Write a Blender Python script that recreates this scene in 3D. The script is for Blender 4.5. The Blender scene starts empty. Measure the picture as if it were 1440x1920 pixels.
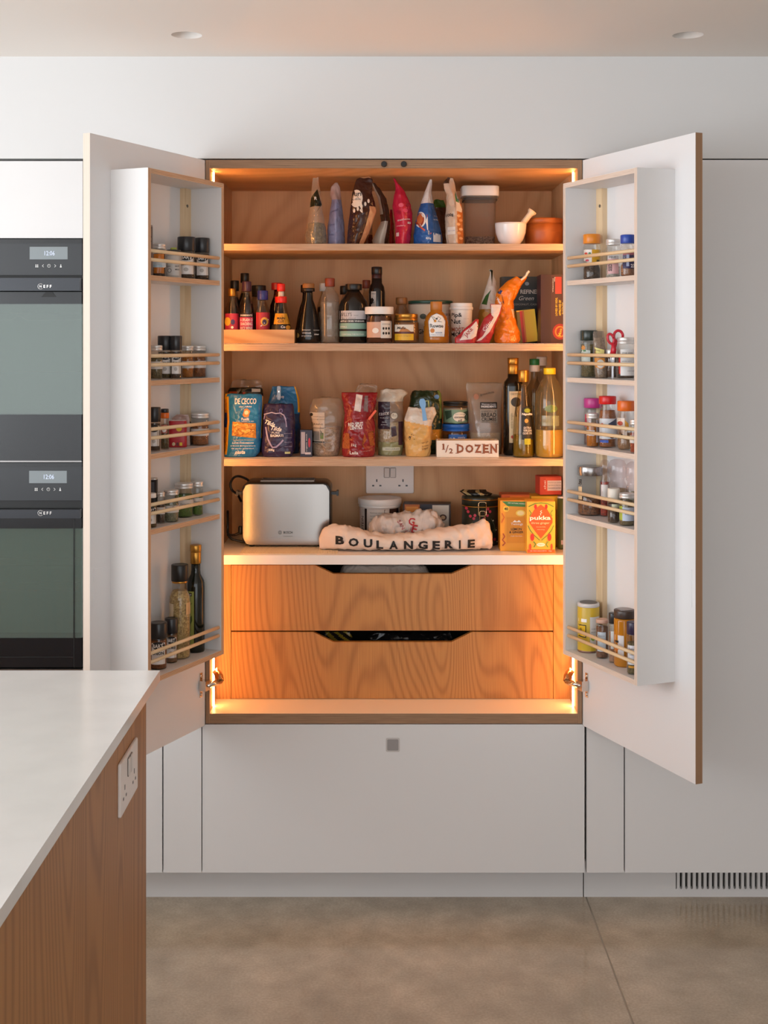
import bpy, bmesh, math, random
from mathutils import Vector, Matrix, noise
from mathutils.bvhtree import BVHTree

# ------------------------------------------------------------------ camera, world, lights, exposure
F = 2450.0; D = 3.465; ZC = 1.508; CX = 712.0; CY = 641.0     # focal length (px of a 1440 px wide frame), camera distance, eye height
S = bpy.context.scene
COL = S.collection
cam = bpy.data.cameras.new('camera'); camo = bpy.data.objects.new('camera', cam); COL.objects.link(camo)
camo.location = (0, -D, ZC); camo.rotation_euler = (math.pi / 2, 0, 0)
cam.sensor_fit = 'HORIZONTAL'; cam.sensor_width = 36; cam.lens = F / 1440 * 36
cam.shift_x = (720 - CX) / 1440; cam.shift_y = (CY - 960) / 1440
S.camera = camo
S.view_settings.view_transform = 'Standard'; S.view_settings.look = 'None'
S.view_settings.gamma = 1; S.view_settings.use_curve_mapping = False
S.view_settings.exposure = 0.1
S.cycles.use_denoising = True
S.cycles.transparent_max_bounces = 16
S.cycles.max_bounces = 8
w = bpy.data.worlds.new('sky'); S.world = w; w.use_nodes = True
w.node_tree.nodes['Background'].inputs[0].default_value = (0.93, 0.96, 1.0, 1)
w.node_tree.nodes['Background'].inputs[1].default_value = 2.25

def area(name, loc, target, sx, sy, power, color):
    l = bpy.data.lights.new(name, 'AREA'); l.shape = 'RECTANGLE'; l.size = sx; l.size_y = sy
    l.energy = power; l.color = color
    o = bpy.data.objects.new(name, l); COL.objects.link(o); o.location = loc
    o.rotation_euler = (Vector(target) - Vector(loc)).to_track_quat('-Z', 'Y').to_euler()
    return o
area('window_daylight', (-2.9, -2.3, 1.25), (0.2, -0.2, 1.25), 2.6, 2.1, 60, (0.93, 0.97, 1.0))

# ------------------------------------------------------------------ materials
_mc = {}
def lin(c):
    if isinstance(c, str):
        c = c.lstrip('#'); c = [int(c[i:i + 2], 16) for i in (0, 2, 4)]
    r = []
    for v in c:
        v = v / 255.0
        r.append(v / 12.92 if v <= .04045 else ((v + .055) / 1.055) ** 2.4)
    return (r[0], r[1], r[2], 1.0)

def _new(name):
    m = bpy.data.materials.new(name); m.use_nodes = True
    nt = m.node_tree; b = nt.nodes['Principled BSDF']
    return m, nt, b

def N(nt, typ, **kw):
    n = nt.nodes.new(typ)
    for k, v in kw.items():
        if k in n.inputs: n.inputs[k].default_value = v
        else: setattr(n, k, v)
    return n

def col(c, rough=.45, metal=0.0, bump=0.0, bscale=60.0):
    key = ('c', str(c), rough, metal, bump, bscale)
    if key in _mc: return _mc[key]
    m, nt, b = _new('paint_%s' % str(c).strip('#'))
    b.inputs['Base Color'].default_value = lin(c); b.inputs['Roughness'].default_value = rough
    b.inputs['Metallic'].default_value = metal
    if bump:
        t = N(nt, 'ShaderNodeTexCoord'); n = N(nt, 'ShaderNodeTexNoise', Scale=bscale, Detail=3.0)
        bp = N(nt, 'ShaderNodeBump', Strength=bump, Distance=.006)
        nt.links.new(t.outputs['Object'], n.inputs['Vector']); nt.links.new(n.outputs['Fac'], bp.inputs['Height'])
        nt.links.new(bp.outputs[0], b.inputs['Normal'])
    _mc[key] = m
    return m

def film(c, rough=.24):                                             # printed plastic film with creases
    key = ('film', str(c), rough)
    if key in _mc: return _mc[key]
    m, nt, b = _new('film_%s' % str(c).strip('#'))
    b.inputs['Base Color'].default_value = lin(c); b.inputs['Roughness'].default_value = rough
    t = N(nt, 'ShaderNodeTexCoord'); n = N(nt, 'ShaderNodeTexNoise', Scale=20.0, Detail=2.0)
    ad = N(nt, 'ShaderNodeMix', data_type='RGBA', blend_type='ADD'); ad.inputs[0].default_value = .06
    v = N(nt, 'ShaderNodeTexVoronoi', Scale=34.0, feature='DISTANCE_TO_EDGE')
    nt.links.new(t.outputs['Object'], n.inputs['Vector']); nt.links.new(t.outputs['Object'], ad.inputs[6]); nt.links.new(n.outputs['Color'], ad.inputs[7])
    nt.links.new(ad.outputs[2], v.inputs['Vector'])
    bp = N(nt, 'ShaderNodeBump', Strength=.75, Distance=.006); nt.links.new(v.outputs['Distance'], bp.inputs['Height']); nt.links.new(bp.outputs[0], b.inputs['Normal'])
    _mc[key] = m
    return m
          # printed plastic film
def paper(c): return col(c, .75, 0, .25, 70)

def grain(c1, c2, scale=260.0, rough=.7):                            # seeds, flakes, powders seen through glass
    key = ('g', str(c1), str(c2), scale)
    if key in _mc: return _mc[key]
    m, nt, b = _new('grains_%s' % str(c1).strip('#'))
    t = N(nt, 'ShaderNodeTexCoord'); v = N(nt, 'ShaderNodeTexVoronoi', Scale=scale)
    r = N(nt, 'ShaderNodeMix', data_type='RGBA')
    r.inputs[6].default_value = lin(c1); r.inputs[7].default_value = lin(c2)
    sp = N(nt, 'ShaderNodeSeparateColor')
    nt.links.new(t.outputs['Object'], v.inputs['Vector']); nt.links.new(v.outputs['Color'], sp.inputs[0])
    nt.links.new(sp.outputs[0], r.inputs[0]); nt.links.new(r.outputs[2], b.inputs['Base Color'])
    bp = N(nt, 'ShaderNodeBump', Strength=.6, Distance=.002); bp.invert = True
    nt.links.new(v.outputs['Distance'], bp.inputs['Height']); nt.links.new(bp.outputs[0], b.inputs['Normal'])
    b.inputs['Roughness'].default_value = rough
    _mc[key] = m
    return m

def glass(tint='#ffffff', rough=.03, dens=0.0, haze='#ffffff', ior=1.45):   # thin wall: clear transmission plus fresnel gloss, dens = milky share
    key = ('gl', str(tint), rough, dens, str(haze))
    if key in _mc: return _mc[key]
    m, nt, b = _new('glass_%s' % str(tint).strip('#'))
    nt.nodes.remove(b); out = nt.nodes['Material Output']
    tr = N(nt, 'ShaderNodeBsdfTransparent'); tr.inputs[0].default_value = lin(tint)
    gl = N(nt, 'ShaderNodeBsdfGlossy', Roughness=rough); gl.inputs[0].default_value = (1, 1, 1, 1)
    lw = N(nt, 'ShaderNodeLayerWeight', Blend=.5); pw = N(nt, 'ShaderNodeMath', operation='POWER'); pw.inputs[1].default_value = 4.0
    fr = N(nt, 'ShaderNodeMath', operation='MULTIPLY_ADD'); f0 = ((ior - 1) / (ior + 1)) ** 2; fr.inputs[1].default_value = .75; fr.inputs[2].default_value = f0 * 1.3
    nt.links.new(lw.outputs['Facing'], pw.inputs[0]); nt.links.new(pw.outputs[0], fr.inputs[0]); mx = N(nt, 'ShaderNodeMixShader')
    base = tr
    if dens:
        df = N(nt, 'ShaderNodeBsdfDiffuse'); df.inputs[0].default_value = lin(haze)
        m2 = N(nt, 'ShaderNodeMixShader'); m2.inputs[0].default_value = dens
        nt.links.new(tr.outputs[0], m2.inputs[1]); nt.links.new(df.outputs[0], m2.inputs[2]); base = m2
    nt.links.new(fr.outputs[0], mx.inputs[0]); nt.links.new(base.outputs[0], mx.inputs[1]); nt.links.new(gl.outputs[0], mx.inputs[2])
    nt.links.new(mx.outputs[0], out.inputs[0])
    _mc[key] = m
    return m

def emit(c, s):
    m = bpy.data.materials.new('light_source'); m.use_nodes = True; nt = m.node_tree
    nt.nodes.remove(nt.nodes['Principled BSDF']); e = N(nt, 'ShaderNodeEmission', Strength=s)
    e.inputs[0].default_value = lin(c); nt.links.new(e.outputs[0], nt.nodes['Material Output'].inputs[0])
    return m

def wood(name, c_light, c_dark, rings=26.0, su=2.6, sv=.55, fine=.35, rough=.45, contrast=.55, off=(0, 0, 0), vary=.25):
    """contour lines of a stretched noise field: cathedral grain running along UV v (metres)"""
    m, nt, b = _new(name)
    uv = N(nt, 'ShaderNodeUVMap')
    mp = N(nt, 'ShaderNodeMapping'); mp.inputs['Scale'].default_value = (su, sv, 1); mp.inputs['Location'].default_value = off
    nt.links.new(uv.outputs[0], mp.inputs[0])
    n1 = N(nt, 'ShaderNodeTexNoise', Scale=1.6, Detail=1.5, Roughness=.4)
    nt.links.new(mp.outputs[0], n1.inputs['Vector'])
    mu = N(nt, 'ShaderNodeMath', operation='MULTIPLY'); mu.inputs[1].default_value = rings * 6.283
    nt.links.new(n1.outputs['Fac'], mu.inputs[0])
    sn = N(nt, 'ShaderNodeMath', operation='SINE'); nt.links.new(mu.outputs[0], sn.inputs[0])
    mr = N(nt, 'ShaderNodeMapRange'); mr.inputs[1].default_value = -1; mr.inputs[2].default_value = 1
    nt.links.new(sn.outputs[0], mr.inputs[0])
    pw = N(nt, 'ShaderNodeMath', operation='POWER'); pw.inputs[1].default_value = 2.2
    nt.links.new(mr.outputs[0], pw.inputs[0])
    mp2 = N(nt, 'ShaderNodeMapping'); mp2.inputs['Scale'].default_value = (420, 7, 1)
    nt.links.new(uv.outputs[0], mp2.inputs[0])
    n2 = N(nt, 'ShaderNodeTexNoise', Scale=1.0, Detail=3.0); nt.links.new(mp2.outputs[0], n2.inputs['Vector'])
    mp3 = N(nt, 'ShaderNodeMapping'); mp3.inputs['Scale'].default_value = (9, 1.2, 1)
    nt.links.new(uv.outputs[0], mp3.inputs[0])
    n3 = N(nt, 'ShaderNodeTexNoise', Scale=1.0, Detail=2.0); nt.links.new(mp3.outputs[0], n3.inputs['Vector'])
    a1 = N(nt, 'ShaderNodeMath', operation='MULTIPLY'); a1.inputs[1].default_value = contrast; nt.links.new(pw.outputs[0], a1.inputs[0])
    a2 = N(nt, 'ShaderNodeMath', operation='MULTIPLY_ADD'); a2.inputs[1].default_value = fine
    nt.links.new(n2.outputs['Fac'], a2.inputs[0]); nt.links.new(a1.outputs[0], a2.inputs[2])
    a3 = N(nt, 'ShaderNodeMath', operation='MULTIPLY_ADD'); a3.inputs[1].default_value = vary
    nt.links.new(n3.outputs['Fac'], a3.inputs[0]); nt.links.new(a2.outputs[0], a3.inputs[2])
    mx = N(nt, 'ShaderNodeMix', data_type='RGBA'); mx.inputs[6].default_value = lin(c_light); mx.inputs[7].default_value = lin(c_dark)
    nt.links.new(a3.outputs[0], mx.inputs[0]); nt.links.new(mx.outputs[2], b.inputs['Base Color'])
    b.inputs['Roughness'].default_value = rough
    bp = N(nt, 'ShaderNodeBump', Strength=.15, Distance=.001); nt.links.new(n2.outputs['Fac'], bp.inputs['Height'])
    nt.links.new(bp.outputs[0], b.inputs['Normal'])
    return m

def ply_edge(name, c1, c2, pitch=.0032):
    m, nt, b = _new(name)
    uv = N(nt, 'ShaderNodeUVMap'); sx = N(nt, 'ShaderNodeSeparateXYZ'); nt.links.new(uv.outputs[0], sx.inputs[0])
    mu = N(nt, 'ShaderNodeMath', operation='MULTIPLY'); mu.inputs[1].default_value = 6.283 / pitch; nt.links.new(sx.outputs[1], mu.inputs[0])
    sn = N(nt, 'ShaderNodeMath', operation='SINE'); nt.links.new(mu.outputs[0], sn.inputs[0])
    mp = N(nt, 'ShaderNodeMapping'); mp.inputs['Scale'].default_value = (14, 500, 1); nt.links.new(uv.outputs[0], mp.inputs[0])
    n = N(nt, 'ShaderNodeTexNoise', Scale=1.0, Detail=2.0); nt.links.new(mp.outputs[0], n.inputs['Vector'])
    ma = N(nt, 'ShaderNodeMath', operation='MULTIPLY_ADD'); ma.inputs[1].default_value = .35; nt.links.new(sn.outputs[0], ma.inputs[0]); nt.links.new(n.outputs['Fac'], ma.inputs[2])
    mx = N(nt, 'ShaderNodeMix', data_type='RGBA'); mx.inputs[6].default_value = lin(c1); mx.inputs[7].default_value = lin(c2)
    nt.links.new(ma.outputs[0], mx.inputs[0]); nt.links.new(mx.outputs[2], b.inputs['Base Color']); b.inputs['Roughness'].default_value = .6
    return m

WHITE = col('#e3e2e3', .42)
WALLW = col('#d2d1d0', .7); CEILW = col('#e9e2db', .8)
LAM = col('#d9d7d6', .45)
PLY = wood('birch_ply', '#e5ba8a', '#a8733f', rings=16, su=1.3, sv=.8, fine=.3, contrast=.2, rough=.5, vary=.4)
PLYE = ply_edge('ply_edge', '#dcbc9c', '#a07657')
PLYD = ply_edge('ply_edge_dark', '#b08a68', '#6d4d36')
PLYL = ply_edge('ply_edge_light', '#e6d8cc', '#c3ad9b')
OAK = wood('oak_veneer', '#d4964f', '#925a25', rings=56, su=1.9, sv=.36, fine=.6, contrast=.3, rough=.42, off=(.37, .2, 0))
OAKI = wood('oak_island', '#bf8a55', '#83542c', rings=36, su=2.6, sv=.2, fine=.55, contrast=.36, rough=.45, off=(3.1, .6, 0))
BIRCH = wood('birch_rod', '#ecd3ae', '#c79f6f', rings=8, su=8, sv=.8, fine=.3, contrast=.3, rough=.5)
PINE = wood('pine', '#e0b584', '#a97743', rings=10, su=6, sv=.5, fine=.25, contrast=.45, rough=.55)
STEEL = None
BLACK = col('#141312', .35); BLACKM = col('#1c1b1b', .6)
SILVER = col('#dcd9d6', .33, .55); GOLD = col('#c08a3c', .3, .85); CHROME = col('#d8d0c8', .12, 1.0)
INK_W = col('#f2efec', .6); INK_K = col('#161313', .6)
CLEAR = glass('#f6f6f4'); CLEARB = glass('#e9e4dc'); FROST = glass('#eee8e2', .1, .13, '#d9cabd')
POUCHCLR = glass('#f3eee6', .14, .22, '#e0d2c0')
WHITEPL = col('#e8e4e0', .35)

# ------------------------------------------------------------------ mesh helpers
def bm_new():
    bm = bmesh.new(); bm.loops.layers.uv.new('UVMap'); return bm

def box(bm, x0, x1, y0, y1, z0, z1, t=None, mi=0, me=None):
    """a box; t = thickness axis (0,1,2): faces across it get material mi, the four edge faces me with v = thickness"""
    if me is None: me = mi
    uvl = bm.loops.layers.uv.active
    P = [(x0, x1), (y0, y1), (z0, z1)]
    v = {}
    for i in (0, 1):
        for j in (0, 1):
            for k in (0, 1):
                v[i, j, k] = bm.verts.new((P[0][i], P[1][j], P[2][k]))
    quads = [((0,0,0),(0,0,1),(0,1,1),(0,1,0),0), ((1,0,0),(1,1,0),(1,1,1),(1,0,1),0),
             ((0,0,0),(1,0,0),(1,0,1),(0,0,1),1), ((0,1,0),(0,1,1),(1,1,1),(1,1,0),1),
             ((0,0,0),(0,1,0),(1,1,0),(1,0,0),2), ((0,0,1),(1,0,1),(1,1,1),(0,1,1),2)]
    fs = []
    for q in quads:
        f = bm.faces.new([v[a] for a in q[:4]]); ax = q[4]
        oth = [a for a in (0, 1, 2) if a != ax]
        if t is not None and ax != t:
            f.material_index = me; ua = [a for a in oth if a != t][0]; va = t
        else:
            f.material_index = mi
            if ax == 2: ua, va = 1, 0
            else: ua, va = oth[0], 2
        for l in f.loops: l[uvl].uv = (l.vert.co[ua], l.vert.co[va])
        fs.append(f)
    return fs

def bevel(bm, off=.001, seg=2, ang=30):
    es = [e for e in bm.edges if len(e.link_faces) == 2 and e.calc_face_angle(0) > math.radians(ang)]
    if es: bmesh.ops.bevel(bm, geom=es, offset=off, segments=seg, affect='EDGES', profile=.5, clamp_overlap=True)

def prism(bm, poly, a0, a1, axis=1, mi=0):
    """poly of 2-D points in the two other axes, extruded along axis from a0 to a1"""
    uvl = bm.loops.layers.uv.active
    oth = [a for a in (0, 1, 2) if a != axis]
    def mk(p, a):
        c = [0, 0, 0]; c[oth[0]] = p[0]; c[oth[1]] = p[1]; c[axis] = a
        return bm.verts.new(c)
    A = [mk(p, a0) for p in poly]; B = [mk(p, a1) for p in poly]
    fs = [bm.faces.new(A), bm.faces.new(B[::-1])]
    n = len(poly)
    for i in range(n): fs.append(bm.faces.new([A[i], B[i], B[(i + 1) % n], A[(i + 1) % n]]))
    for f in fs:
        f.material_index = mi
        for l in f.loops: l[uvl].uv = (l.vert.co[oth[0]], l.vert.co[oth[1]])
    bmesh.ops.recalc_face_normals(bm, faces=fs)
    return fs

def rrect(x0, x1, z0, z1, r, n=5):
    pts = []
    for cx, cz, a in ((x1 - r, z1 - r, 0), (x0 + r, z1 - r, 90), (x0 + r, z0 + r, 180), (x1 - r, z0 + r, 270)):
        for i in range(n + 1):
            t = math.radians(a + 90 * i / n); pts.append((cx + r * math.cos(t), cz + r * math.sin(t)))
    return pts

def lathe(bm, prof, n=28, ex=2.0, ry=1.0, cap0=True, cap1=True, mi=0, c=(0, 0)):
    uvl = bm.loops.layers.uv.active
    rings = []
    for r, z in prof:
        ring = []
        for i in range(n):
            a = 2 * math.pi * i / n; ca, sa = math.cos(a), math.sin(a)
            k = (abs(ca) ** ex + abs(sa) ** ex) ** (-1 / ex)
            ring.append(bm.verts.new((c[0] + r * ca * k, c[1] + r * sa * k * ry, z)))
        rings.append(ring)
    fs = []
    for j in range(len(rings) - 1):
        for i in range(n):
            f = bm.faces.new([rings[j][i], rings[j][(i + 1) % n], rings[j + 1][(i + 1) % n], rings[j + 1][i]]); f.smooth = True; fs.append(f)
            for l, (du, dv) in zip(f.loops, ((0, 0), (1, 0), (1, 1), (0, 1))):
                l[uvl].uv = ((i + du) / n * 6.28 * max(prof[j][0], .001), prof[j + dv][1])
    if cap0: fs.append(bm.faces.new(rings[0][::-1]))
    if cap1: fs.append(bm.faces.new(rings[-1]))
    for f in fs: f.material_index = mi
    return fs

def tube(bm, pts, r, n=8, mi=0):
    uvl = bm.loops.layers.uv.active
    pts = [Vector(p) for p in pts]; rings = []
    rs = r if isinstance(r, (list, tuple)) else [r] * len(pts)
    up = Vector((0, 0, 1)); prev = None
    for i, p in enumerate(pts):
        d = (pts[min(i + 1, len(pts) - 1)] - pts[max(i - 1, 0)]).normalized()
        a = prev if prev is not None else (up if abs(d.z) < .9 else Vector((1, 0, 0)))
        x = (a - d * a.dot(d))
        if x.length < 1e-6: x = d.orthogonal()
        x.normalize(); y = d.cross(x); prev = x
        rings.append([bm.verts.new(p + (x * math.cos(2 * math.pi * k / n) + y * math.sin(2 * math.pi * k / n)) * rs[i]) for k in range(n)])
    L = 0; fs = []
    for j in range(len(rings) - 1):
        dl = (pts[j + 1] - pts[j]).length
        for i in range(n):
            f = bm.faces.new([rings[j][i], rings[j][(i + 1) % n], rings[j + 1][(i + 1) % n], rings[j + 1][i]]); f.smooth = True; fs.append(f)
            for l, (du, dv) in zip(f.loops, ((0, 0), (1, 0), (1, 1), (0, 1))): l[uvl].uv = ((i + du) * rs[j], L + dv * dl)
        L += dl
    fs.append(bm.faces.new(rings[0][::-1])); fs.append(bm.faces.new(rings[-1]))
    for f in fs: f.material_index = mi

def smooth_path(pts, sub=6):
    out = []; P = [Vector(p) for p in pts]
    for i in range(len(P) - 1):
        p0, p1, p2, p3 = P[max(i - 1, 0)], P[i], P[i + 1], P[min(i + 2, len(P) - 1)]
        for k in range(sub):
            t = k / sub
            out.append(.5 * ((2 * p1) + (p2 - p0) * t + (2 * p0 - 5 * p1 + 4 * p2 - p3) * t * t + (3 * p1 - p0 - 3 * p2 + p3) * t ** 3))
    out.append(P[-1]); return out

_bvh = {}
def mk(name, bm, mats, parent=None, kind=None, inv=True, bvh=False, auto=False):
    if not isinstance(mats, (list, tuple)): mats = [mats]
    me = bpy.data.meshes.new(name)
    if auto:
        for f in bm.faces: f.smooth = True
        for e in bm.edges:
            if len(e.link_faces) == 2 and e.calc_face_angle(0) > .6: e.smooth = False
    tree = BVHTree.FromBMesh(bm) if bvh else None
    bm.to_mesh(me); bm.free()
    for m in mats: me.materials.append(m)
    o = bpy.data.objects.new(name, me); COL.objects.link(o)
    if tree: _bvh[o.name] = tree
    if parent:
        o.parent = parent
        if inv == 'world': o.matrix_parent_inverse = Matrix.Translation(-parent.location)
    elif kind: o['kind'] = kind
    return o

def thing(name, label, cat, loc=(0, 0, 0), rz=0, group=None):
    o = bpy.data.objects.new(name, None); COL.objects.link(o); o.empty_display_size = .05
    o.location = loc; o.rotation_euler = (0, 0, rz); o['label'] = label; o['category'] = cat
    if group: o['group'] = group
    return o
def tag(o, label, cat, group=None):
    o['label'] = label; o['category'] = cat
    if group: o['group'] = group
    return o
def bx(name, m, parent, x0, x1, y0, y1, z0, z1, t=None, bv=0, kind=None, inv='world'):
    bm = bm_new(); ms = m if isinstance(m, (list, tuple)) else [m]
    box(bm, x0, x1, y0, y1, z0, z1, t, 0, 1 if len(ms) > 1 else 0)
    if bv: bevel(bm, bv)
    return mk(name, bm, ms, parent, kind, inv)

# measuring helpers: what one photograph pixel is worth in metres at distance y behind the cabinet fronts
def sc(y): return F / (D + y)
def PX(px, y=0): return (px - CX) / sc(y)
def PZ(py, y=0): return ZC - (py - CY) / sc(y)

# ------------------------------------------------------------------ text and decals
_tc = {}
def text_shape(s, bold=False, shear=0.0):
    k = (s, bold, shear)
    if k in _tc: return _tc[k]
    cu = bpy.data.curves.new('tmp', 'FONT'); cu.body = s; cu.size = 1; cu.resolution_u = 2; cu.shear = shear
    if bold: cu.offset = .022 * float(bold)
    ob = bpy.data.objects.new('tmp', cu); me = bpy.data.meshes.new_from_object(ob)
    vs = [(v.co.x, v.co.y) for v in me.vertices]; fs = [tuple(p.vertices) for p in me.polygons]
    bpy.data.objects.remove(ob); bpy.data.curves.remove(cu); bpy.data.meshes.remove(me)
    xs = [v[0] for v in vs]; ys = [v[1] for v in vs]
    x0, x1, y0, y1 = min(xs), max(xs), min(ys), max(ys)
    W = x1 - x0; H = y1 - y0
    vs = [((x - (x0 + x1) / 2) / W, (y - (y0 + y1) / 2) / W) for x, y in vs]
    _tc[k] = (vs, fs, H / W); return _tc[k]

def dense(vs, fs, step):
    bm = bmesh.new(); vv = [bm.verts.new((x, z, 0)) for x, z in vs]
    for f in fs:
        try: bm.faces.new([vv[i] for i in f])
        except ValueError: pass
    bmesh.ops.triangulate(bm, faces=bm.faces[:])
    for _ in range(3):
        es = [e for e in bm.edges if e.calc_length() > step]
        if not es: break
        bmesh.ops.subdivide_edges(bm, edges=es, cuts=1); bmesh.ops.triangulate(bm, faces=[f for f in bm.faces if len(f.verts) > 3])
    bm.verts.index_update()
    o = [(v.co.x, v.co.y) for v in bm.verts], [tuple(v.index for v in f.verts) for f in bm.faces]
    bm.free(); return o

def decal_mesh(name, vs, fs, mat, parent, tree, off):
    out = []
    for x, z in vs:
        h = tree.ray_cast(Vector((x, -1.5, z)), Vector((0, 1, 0)))
        if h[0] is None:
            n = tree.find_nearest(Vector((x, -.2, z))); p = n[0]
            out.append((p.x, p.y - off, p.z))
        else: out.append((x, h[0].y - off, z))
    me = bpy.data.meshes.new(name); me.from_pydata(out, [], fs); me.materials.append(mat)
    for p in me.polygons: p.use_smooth = True
    o = bpy.data.objects.new(name, me); COL.objects.link(o)
    if parent: o.parent = parent
    return o

def grid(x0, x1, z0, z1, step):
    nx = max(2, min(24, int(abs(x1 - x0) / step))); nz = max(2, min(30, int(abs(z1 - z0) / step)))
    vs = [(x0 + (x1 - x0) * i / nx, z0 + (z1 - z0) * j / nz) for j in range(nz + 1) for i in range(nx + 1)]
    fs = [(j * (nx + 1) + i, j * (nx + 1) + i + 1, (j + 1) * (nx + 1) + i + 1, (j + 1) * (nx + 1) + i) for j in range(nz) for i in range(nx)]
    return vs, fs
def disc(cx, cz, rx, rz, n=20, k=3):
    vs = [(cx, cz)]; fs = []
    for r in range(1, k + 1):
        for i in range(n):
            a = 2 * math.pi * i / n; vs.append((cx + rx * r / k * math.cos(a), cz + rz * r / k * math.sin(a)))
    for i in range(n): fs.append((0, 1 + i, 1 + (i + 1) % n))
    for r in range(1, k):
        b0 = 1 + (r - 1) * n; b1 = 1 + r * n
        for i in range(n): fs.append((b0 + i, b1 + i, b1 + (i + 1) % n, b0 + (i + 1) % n))
    return vs, fs

def decals(root, body, ds, lx, lz, s, off=.0006, step=.005):
    """ds in photograph pixels: ('r',x0,x1,y0,y1,mat) ('e',cx,cy,rx,ry,mat) ('p',pts,mat) ('l',pts,width,mat) ('t',text,cx,cy,width,mat[,opts])"""
    tree = _bvh[body.name]; last = None; k = 0
    for d in ds:
        o = off + min(.00013 * k, .0016) + .00001 * k
        if d[0] == 'r':
            vs, fs = grid(lx(d[1]), lx(d[2]), lz(d[4]), lz(d[3]), step)
            last = decal_mesh(d[6] if len(d) > 6 else 'label', vs, fs, d[5], root, tree, o)
        elif d[0] == 'e':
            vs, fs = disc(lx(d[1]), lz(d[2]), d[3] / s, d[4] / s)
            x = decal_mesh(d[6] if len(d) > 6 else 'emblem', vs, fs, d[5], last or root, tree, o)
        elif d[0] == 'p':
            pts = [(lx(a), lz(b)) for a, b in d[1]]
            vs, fs = dense(pts, [tuple(range(len(pts)))], .0055)
            x = decal_mesh(d[3] if len(d) > 3 else 'printed_shape', vs, fs, d[2], last or root, tree, o)
        elif d[0] == 'l':
            pts = [Vector((lx(a), lz(b))) for a, b in d[1]]; hw = d[2] / s / 2; vs = []; fs = []
            for i, p in enumerate(pts):
                t = (pts[min(i + 1, len(pts) - 1)] - pts[max(i - 1, 0)]); t = t.normalized() if t.length else Vector((1, 0))
                nn = Vector((-t.y, t.x)) * hw; vs += [tuple(p + nn), tuple(p - nn)]
            fs = [(2 * i, 2 * i + 1, 2 * i + 3, 2 * i + 2) for i in range(len(pts) - 1)]
            decal_mesh('printed_line', vs, fs, d[3], last or root, tree, o + .0002)
        elif d[0] == 't':
            op = d[6] if len(d) > 6 else {}
            vs, fs, asp = text_shape(d[1], op.get('b', False), op.get('sh', 0)); wd = d[4] / s
            hs = (op['h'] / s) / (asp * wd) if 'h' in op else 1
            a = math.radians(op.get('rot', 0)); ca, sa = math.cos(a), math.sin(a); cx, cz = lx(d[2]), lz(d[3])
            vs = [(cx + (x * wd) * ca - (y * wd * hs) * sa, cz + (x * wd) * sa + (y * wd * hs) * ca) for x, y in vs]
            if step < .0045: vs, fs = dense(vs, fs, .006)
            decal_mesh('lettering', vs, fs, d[5], last or root, tree, o + .0002)
        k += 1

# ------------------------------------------------------------------ builders for the goods on the shelves
class Ctx: pass
def G(xl, xr, yt, y, z, yb=None):
    c = Ctx(); c.s = sc(y); z += .0005; c.X = PX((xl + xr) / 2, y); c.Y = y; c.W = (xr - xl) / c.s; c.z = z
    c.H = PZ(yt, y) - z; c.cx = (xl + xr) / 2; return c
DOORS = {'L': (Vector((-.4625, 0)), Vector((-.41, -.912)).normalized(), 1), 'R': (Vector((.5375, 0)), Vector((.376, -.9266)).normalized(), -1)}
def GR(side, xl, xr, yt, z, v=.05):
    z += .0005; h, d, sg = DOORS[side]; n = Vector((-d.y, d.x)) * sg
    px = (xl + xr) / 2
    b = h + n * v; u = ((px - CX) * (D + b.y) - F * b.x) / (F * d.x - (px - CX) * d.y)
    s0 = F / (D + (b + d * u).y); r = (xr - xl) / s0 / 2           # keep clear of the rack's sides, rails, post and door
    v = min(max(v, r + (.0155 if u - r < .125 else .0015)), .0915 - r); b = h + n * v
    u = ((px - CX) * (D + b.y) - F * b.x) / (F * d.x - (px - CX) * d.y)
    u = min(max(u, .0935 + r), .4065 - r)
    p = b + d * u
    c = Ctx(); c.s = F / (D + p.y); c.X = p.x; c.Y = p.y; c.W = (xr - xl) / c.s; c.z = z; c.H = ZC - (yt - CY) / c.s - z; c.cx = px
    return c
def locals_of(c):
    return (lambda px: (px - c.cx) / c.s), (lambda py: ZC - (py - CY) / c.s - c.z)

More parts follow.
